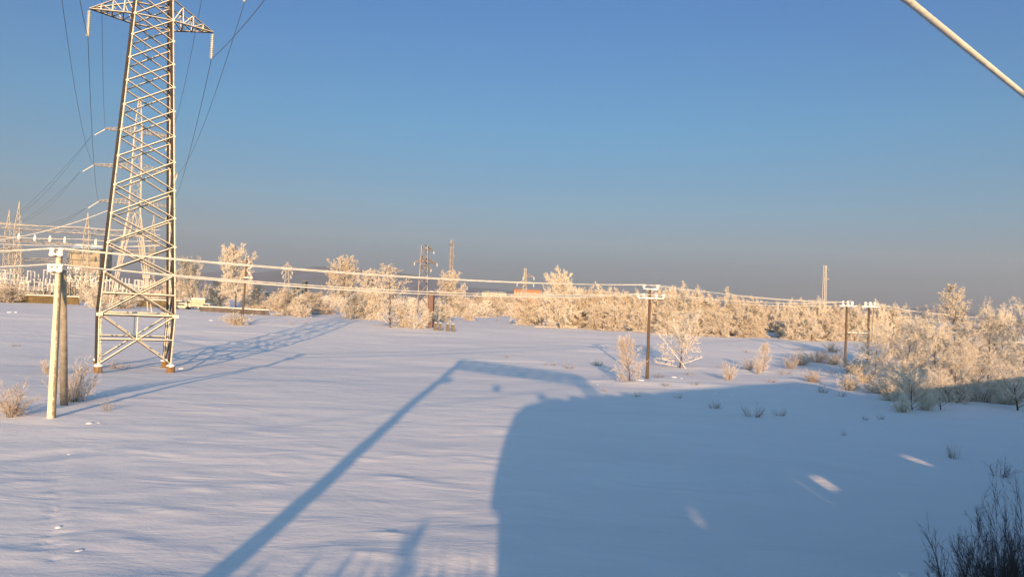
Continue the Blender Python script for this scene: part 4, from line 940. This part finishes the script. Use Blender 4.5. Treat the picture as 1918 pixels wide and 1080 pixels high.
# foreground shrubs in the shade
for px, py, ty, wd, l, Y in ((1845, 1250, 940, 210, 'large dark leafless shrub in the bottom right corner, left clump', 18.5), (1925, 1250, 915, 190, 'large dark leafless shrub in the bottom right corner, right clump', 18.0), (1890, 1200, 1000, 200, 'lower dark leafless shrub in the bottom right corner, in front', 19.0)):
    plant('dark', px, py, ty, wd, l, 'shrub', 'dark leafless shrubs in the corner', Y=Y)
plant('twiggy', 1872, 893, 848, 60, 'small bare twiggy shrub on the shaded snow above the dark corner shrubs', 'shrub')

# snow lumps
M_LUMP = M_SNOWCAP
lumps = [(168, 792, 18), (186, 791, 10), (18, 585, 12), (30, 585, 10), (395, 600, 10), (280, 987, 10), (148, 1030, 22), (110, 985, 14), (1262, 706, 14), (1276, 708, 8), (130, 850, 10), (1200, 712, 20), (340, 690, 12), (640, 690, 5), (520, 700, 5), (1340, 735, 8), (1370, 740, 10), (1240, 690, 6), (1120, 720, 8), (1700, 1076, 40)]
lumps.sort()
for i, (px, py, wp) in enumerate(lumps):
    g = gnd(px, min(py, 1079)); s = g.y/F; mb = MB(); mb.blob((0, 0, -.02), (wp*s*.36, wp*s*.4, wp*s*.15), i, .3, 9, 7); o = mb.build('snow_lump', M_LUMP, None, True); o.location = g
    meta(o, f'small lump of snow on the field, {ordn[i]} from the left', 'snow lump', 'small lumps of snow on the field')

# distant forest: one mass
def distant_forest():
    rn = np.random.RandomState(9); allS = []
    base = np.array([0.0]); 
    pr = random.Random(77)
    def clump(seed):
        r2 = random.Random(seed); S = []
        for i in range(420):
            th = r2.uniform(0, 6.28); ph = r2.uniform(-.2, 1.4); rr = r2.uniform(.35, 1); c = (math.cos(th)*math.cos(ph)*rr, math.sin(th)*math.cos(ph)*rr, math.sin(ph)*rr)
            d = norm((c[0]+r2.gauss(0, .5), c[1]+r2.gauss(0, .5), c[2]+r2.gauss(0, .5))); l = .16
            S.append((*c, c[0]+d[0]*l, c[1]+d[1]*l, c[2]+d[2]*l, .022, .010))
        return np.array(S)
    cl = [clump(i) for i in range(6)]
    for i in range(430):
        Y = 225+360*pr.random()**1.3; px = pr.uniform(-80, 1720)
        if 955 < px < 1020 and Y < 345: continue
        if 330 < px < 500 and Y < 250: continue
        p = at(px, 555, Y); z = hz(p.x, Y); h = pr.uniform(2.2, 5.2); wd = pr.uniform(2.0, 4.2)
        S = cl[i % 6].copy(); 
        for k in (0, 3): S[:, k] = S[:, k]*wd+p.x; S[:, k+1] = S[:, k+1]*wd+Y; S[:, k+2] = S[:, k+2]*h+z
        S[:, 6:] *= 3.6; allS.append(S)
    o = link('distant_forest', seg_mesh('distant_forest', np.vstack(allS), 3), M_TWIG); meta(o, 'far mass of low frosted woodland under the horizon', 'woodland', None, 'stuff')
distant_forest()

# ------------------------------------------------------------------ the railway behind the viewer (casts the long shadows)
def railway():
    M_BODY = mat('train_green_paint', (.06, .11, .10), .5, .15, 2); M_ROOF = mat('grey_roof', (.3, .31, .33), .8, .15, 2)
    def on(sv, off, z): p = TQ+TD*sv+TN*off; return Vector((p.x, p.y, z))
    prof = []
    for px, py in ((925, 1079), (919, 1010), (918, 950), (924, 900), (936, 850), (950, 805), (966, 772), (985, 758), (1010, 752)):
        p = to_plane(px, py); prof.append(((p-TQ).dot(TD), max(p.z, ETOP+2.0+.01*len(prof))))
    top = top0 = prof[-1][1]; s_end = 90; print('gaps', [((to_plane(*q)-TQ).dot(TD), to_plane(*q).z-ETOP) for q in ((970, 800), (1290, 960), (1535, 900), (1715, 863))])
    # locomotive
    s0 = prof[-1][0]; LL = s0+15
    root = empty('locomotive', on(6, -1.5, ETOP), 'dark locomotive with a rounded nose on the embankment behind the viewer', 'locomotive')
    org = on(6, -1.5, ETOP)
    P = [(prof[0][0], ETOP+1.98)]+prof+[(LL, top), (LL, ETOP+1.98)]
    V = []; n = len(P)
    for off in (0, -3.0): V += [on(a, off, z)-org for a, z in P]
    mb = MB(); mb.add(V, [tuple(range(n)), tuple(range(2*n-1, n-1, -1))]+[(i+n, (i+1) % n+n, (i+1) % n, i) for i in range(n)]); mb.build('body', M_BODY, root)
    for k in range(6):
        mb = MB(); mb.box(on(s0+1.5+k*2.3, -.6, top+.12)-org, ((.9, .5, 1.3)[k % 3], 1.2, (.35, .6, .25)[k % 3]), TA); mb.build('roof_box', M_ROOF, root)
    for k in range(4):
        mb = MB(); p = on(s0+2+k*3.1, .02, top-1.7)-org; mb.box(p, (1.2, .06, .8), TA); mb.build('window', M_GLASS, root)
    GAPS = [10.08, 20.5, 30.6]; FL = 2.0
    def skirt(s0_, s1_, org, root):
        cuts = [s0_]+[v for g_ in GAPS if s0_ < g_ < s1_ for v in (g_-.5, g_+.5)]+[s1_]
        for a_, b_ in zip(cuts[::2], cuts[1::2]):
            mb = MB(); mb.box(on((a_+b_)/2, -.12, ETOP+FL/2+.05)-org, (b_-a_, .12, FL-.1), TA); mb.build('side_skirt', M_DARK, root)
        for g_ in GAPS:
            if s0_ < g_ < s1_:
                mb = MB(); mb.box(on(g_, -.12, ETOP+.38)-org, (1.02, .12, .66), TA); mb.box(on(g_, -.12, ETOP+1.5)-org, (1.02, .12, .6), TA); mb.build('side_skirt', M_DARK, root)
    def wheels(c_, org, root):
        for off in (-.75, -2.25):
            for dd_ in (-.9, .9):
                mb = MB(); p = on(c_+dd_, off, ETOP+.66)-org; mb.lathe([(.46, -.07), (.46, .07)], p, 16, TN); mb.build('wheel', M_DARK, root)
    skirt(prof[0][0]+.02, LL-.1, org, root); wheels(2.6, org, root); wheels(13.0, org, root)
    # wagons with light under their floors
    s = LL+.05; k = 0
    while s < 75:
        L = 13.4; low = s > 40; top = top0-(2.6 if low else 0); root = empty('freight_wagon', on(s+L/2, -1.5, ETOP), f'grey covered wagon, {ordn[k]} behind the locomotive', 'wagon', 'wagons of the train behind the viewer'); org = on(s+L/2, -1.5, ETOP)  # farther wagons made lower so their shadow drops on the thicket
        mb = MB(); mb.box(on(s+L/2, -1.5, (top+ETOP+1.98)/2)-org, (L, 2.8, top-ETOP-1.98), TA); mb.build('body', M_BODY, root)
        mb = MB()
        for i in range(9): mb.box(on(s+.5+i*(L-1)/8, .06, (top+ETOP+1.9)/2)-org, (.14, .12, top-ETOP-2.0), TA)
        mb.build('ribs', M_BODY, root)
        mb = MB(); mb.box(on(s+L/2, -1.5, top+.06)-org, (L-.2, 2.6, .12), TA); mb.build('roof', M_ROOF, root)
        skirt(s, s+L, org, root); wheels(s+.95, org, root); wheels(s+L-2.0, org, root)
        s += L+.06; k += 1
    # rails
    for i, off in enumerate((-.75, -2.25, -5.2, -6.7)):
        mb = MB(); mb.box(on(30, off, ETOP+.12), (180, .07, .16), TA); o = mb.build('rail', M_STEEL_FAR); meta(o, f'steel rail on the embankment, {ordn[i]} from the field side', 'rail', 'rails on the embankment')
    # portal
    zt = to_plane(865, 674, 3.2); zr = to_plane(1075, 702, 3.2); zb = to_plane(412, 1079, 3.2)
    a = zt; L = SUNDIR; t = 0
    lean = Vector((zb.x-a.x, zb.y-a.y, 0))*((a.z-1.2)/(a.z-zb.z)) if a.z > zb.z else Vector((0, 0, 0))
    g = Vector((a.x+lean.x, a.y+lean.y, 0)); g.z = hz(g.x, g.y)
    sr = (gnd(1075, 702)); # far end on the perpendicular
    end = None
    for q in np.linspace(2, 40, 381):
        p = a-TN*q; tt = 1
        hit = p+L*((p.z-sr.z)/math.sin(EL))
        if hit.x >= sr.x: end = p; break
    end = end or a-TN*18; end.z = sr.z+(sr.y-end.y)*math.tan(EL)
    root = empty('catenary_portal', g, 'tall steel portal spanning the railway behind the viewer', 'portal'); org = g
    mb = MB(); mb.bar(g-org+Vector((0, 0, -.5)), a-org, .50, .54, TD, False); mb.build('mast', M_STEEL_FAR, root)
    e2 = Vector((end.x-.6, end.y, hz(end.x, end.y)))
    mb = MB(); mb.bar(e2-org+TN*.6, end-org+TN*.6, .35, .35, TD, False); mb.bar(e2-org-TN*.6, end-org-TN*.6, .35, .35, TD, False)
    for i in range(14): mb.bar((e2-org).lerp(end-org, i/14)+TN*(.6 if i % 2 else -.6), (e2-org).lerp(end-org, (i+1)/14)-TN*(.6 if i % 2 else -.6), .16, .16, TD, False)
    mb.build('mast', M_STEEL_FAR, root)
    mb = MB(); A_ = a-org; B_ = end-org; N_ = 16
    for oz in (0, -1.0, -2.0):
        for sd in (-.4, .4): mb.bar(A_+Vector((0, 0, oz))+TD*sd, B_+Vector((0, 0, oz))+TD*sd, .24, .24, (0, 0, 1), False)
    for i in range(N_):
        for sd in (-.4, .4): mb.bar(A_.lerp(B_, i/N_)+Vector((0, 0, -2.0*(i % 2)))+TD*sd, A_.lerp(B_, (i+1)/N_)+Vector((0, 0, -2.0*((i+1) % 2)))+TD*sd, .18, .18, (0, 0, 1), False)
    mb.build('beam', M_STEEL_FAR, root)
    for i, (px, py) in enumerate(((930, 727), (971, 702), (840, 712), (1015, 744))):
        sp = gnd(px, py); p = None
        pl = a-TN*(3+3.2*i) if i != 2 else a+TD*(-1)+TN*.6
        # plane parallel to the track through pl
        tt = (sp-pl).dot(TN)/L.dot(TN); q = sp-L*tt
        mb = MB(); mb.blob((0, 0, 0), (.42, .42, .5), i, .1); mb.tube([(0, 0, .4), (0, 0, 1.0)], .03); o = mb.build('suspended_insulator', M_FROST); o.location = q
        meta(o, f'frosted insulator hung on the railway wires behind the viewer, {ordn[i]} along the portal', 'insulator', 'insulators on the railway wires')
        wv = wire('contact_wire', [q-TD*30+Vector((0, 0, .5)), q+Vector((0, 0, 1.0)), q+TD*8+Vector((0, 0, .5))], .012, M_WIRE, f'thin overhead railway wire through the {ordn[i]} hung insulator behind the viewer', 0, 'railway wires behind the viewer', 3)
railway()
# young trees on the shoulder behind the viewer
for i, (px, py, wd, kd) in enumerate(((787, 968, 1.3, 'slimtall'), (715, 1032, 1.3, 'bush'), (640, 1056, 1.2, 'bush'), (592, 1035, .6, 'slimtall'), (880, 1046, 1.4, 'bush'), (825, 1030, 1.3, 'bush'), (500, 1045, .5, 'slimtall'), (755, 1040, 1.4, 'bush'), (665, 1022, .5, 'slimtall'), (850, 1035, 1.3, 'bush'))):
    p = to_plane(px, py, .9); P = PROT[kd][i % len(PROT[kd])]; gz = hz(p.x, p.y); h = max(.6, p.z-gz)
    root = empty('frosted_shrub', (p.x, p.y, gz), f'young shrub on the railway shoulder behind the viewer, {ordn[i]} one', 'shrub', 'young shrubs on the railway shoulder'); k_ = h/P['H']; root.scale = (wd*.5/P['W'], wd*.5/P['W'], k_)
    link('stems', P['trunk'], None, root); link('twigs', P['crown'], None, root)

# ------------------------------------------------------------------ haze
USE_HAZE = True
if USE_HAZE:
    mb = MB(); mb.box((0, 2300, 60+0), (9000, 5400, 700)); mb.v = [(x, y, -4 if z < 0 else 420) for x, y, z in mb.v]
    M = bpy.data.materials.new('cold_air_haze'); M.use_nodes = True; n = M.node_tree
    for q in list(n.nodes):
        if q.type == 'BSDF_PRINCIPLED': n.nodes.remove(q)
    pv = n.nodes.new('ShaderNodeVolumePrincipled'); pv.inputs['Color'].default_value = (.80, .86, 1, 1); pv.inputs['Density'].default_value = 0.00014; pv.inputs['Anisotropy'].default_value = 0.0
    n.links.new(pv.outputs[0], n.nodes['Material Output'].inputs['Volume'])
    meta(mb.build('haze', M), kind='stuff')
print('twig segments', sum(p['n'] for v in PROT.values() for p in v), {k: [p['n'] for p in v] for k, v in PROT.items()})

for o in bpy.data.objects:
    if 'label' in o and len(o['label'].split()) > 16: print('LONG', len(o['label'].split()), o['label'])
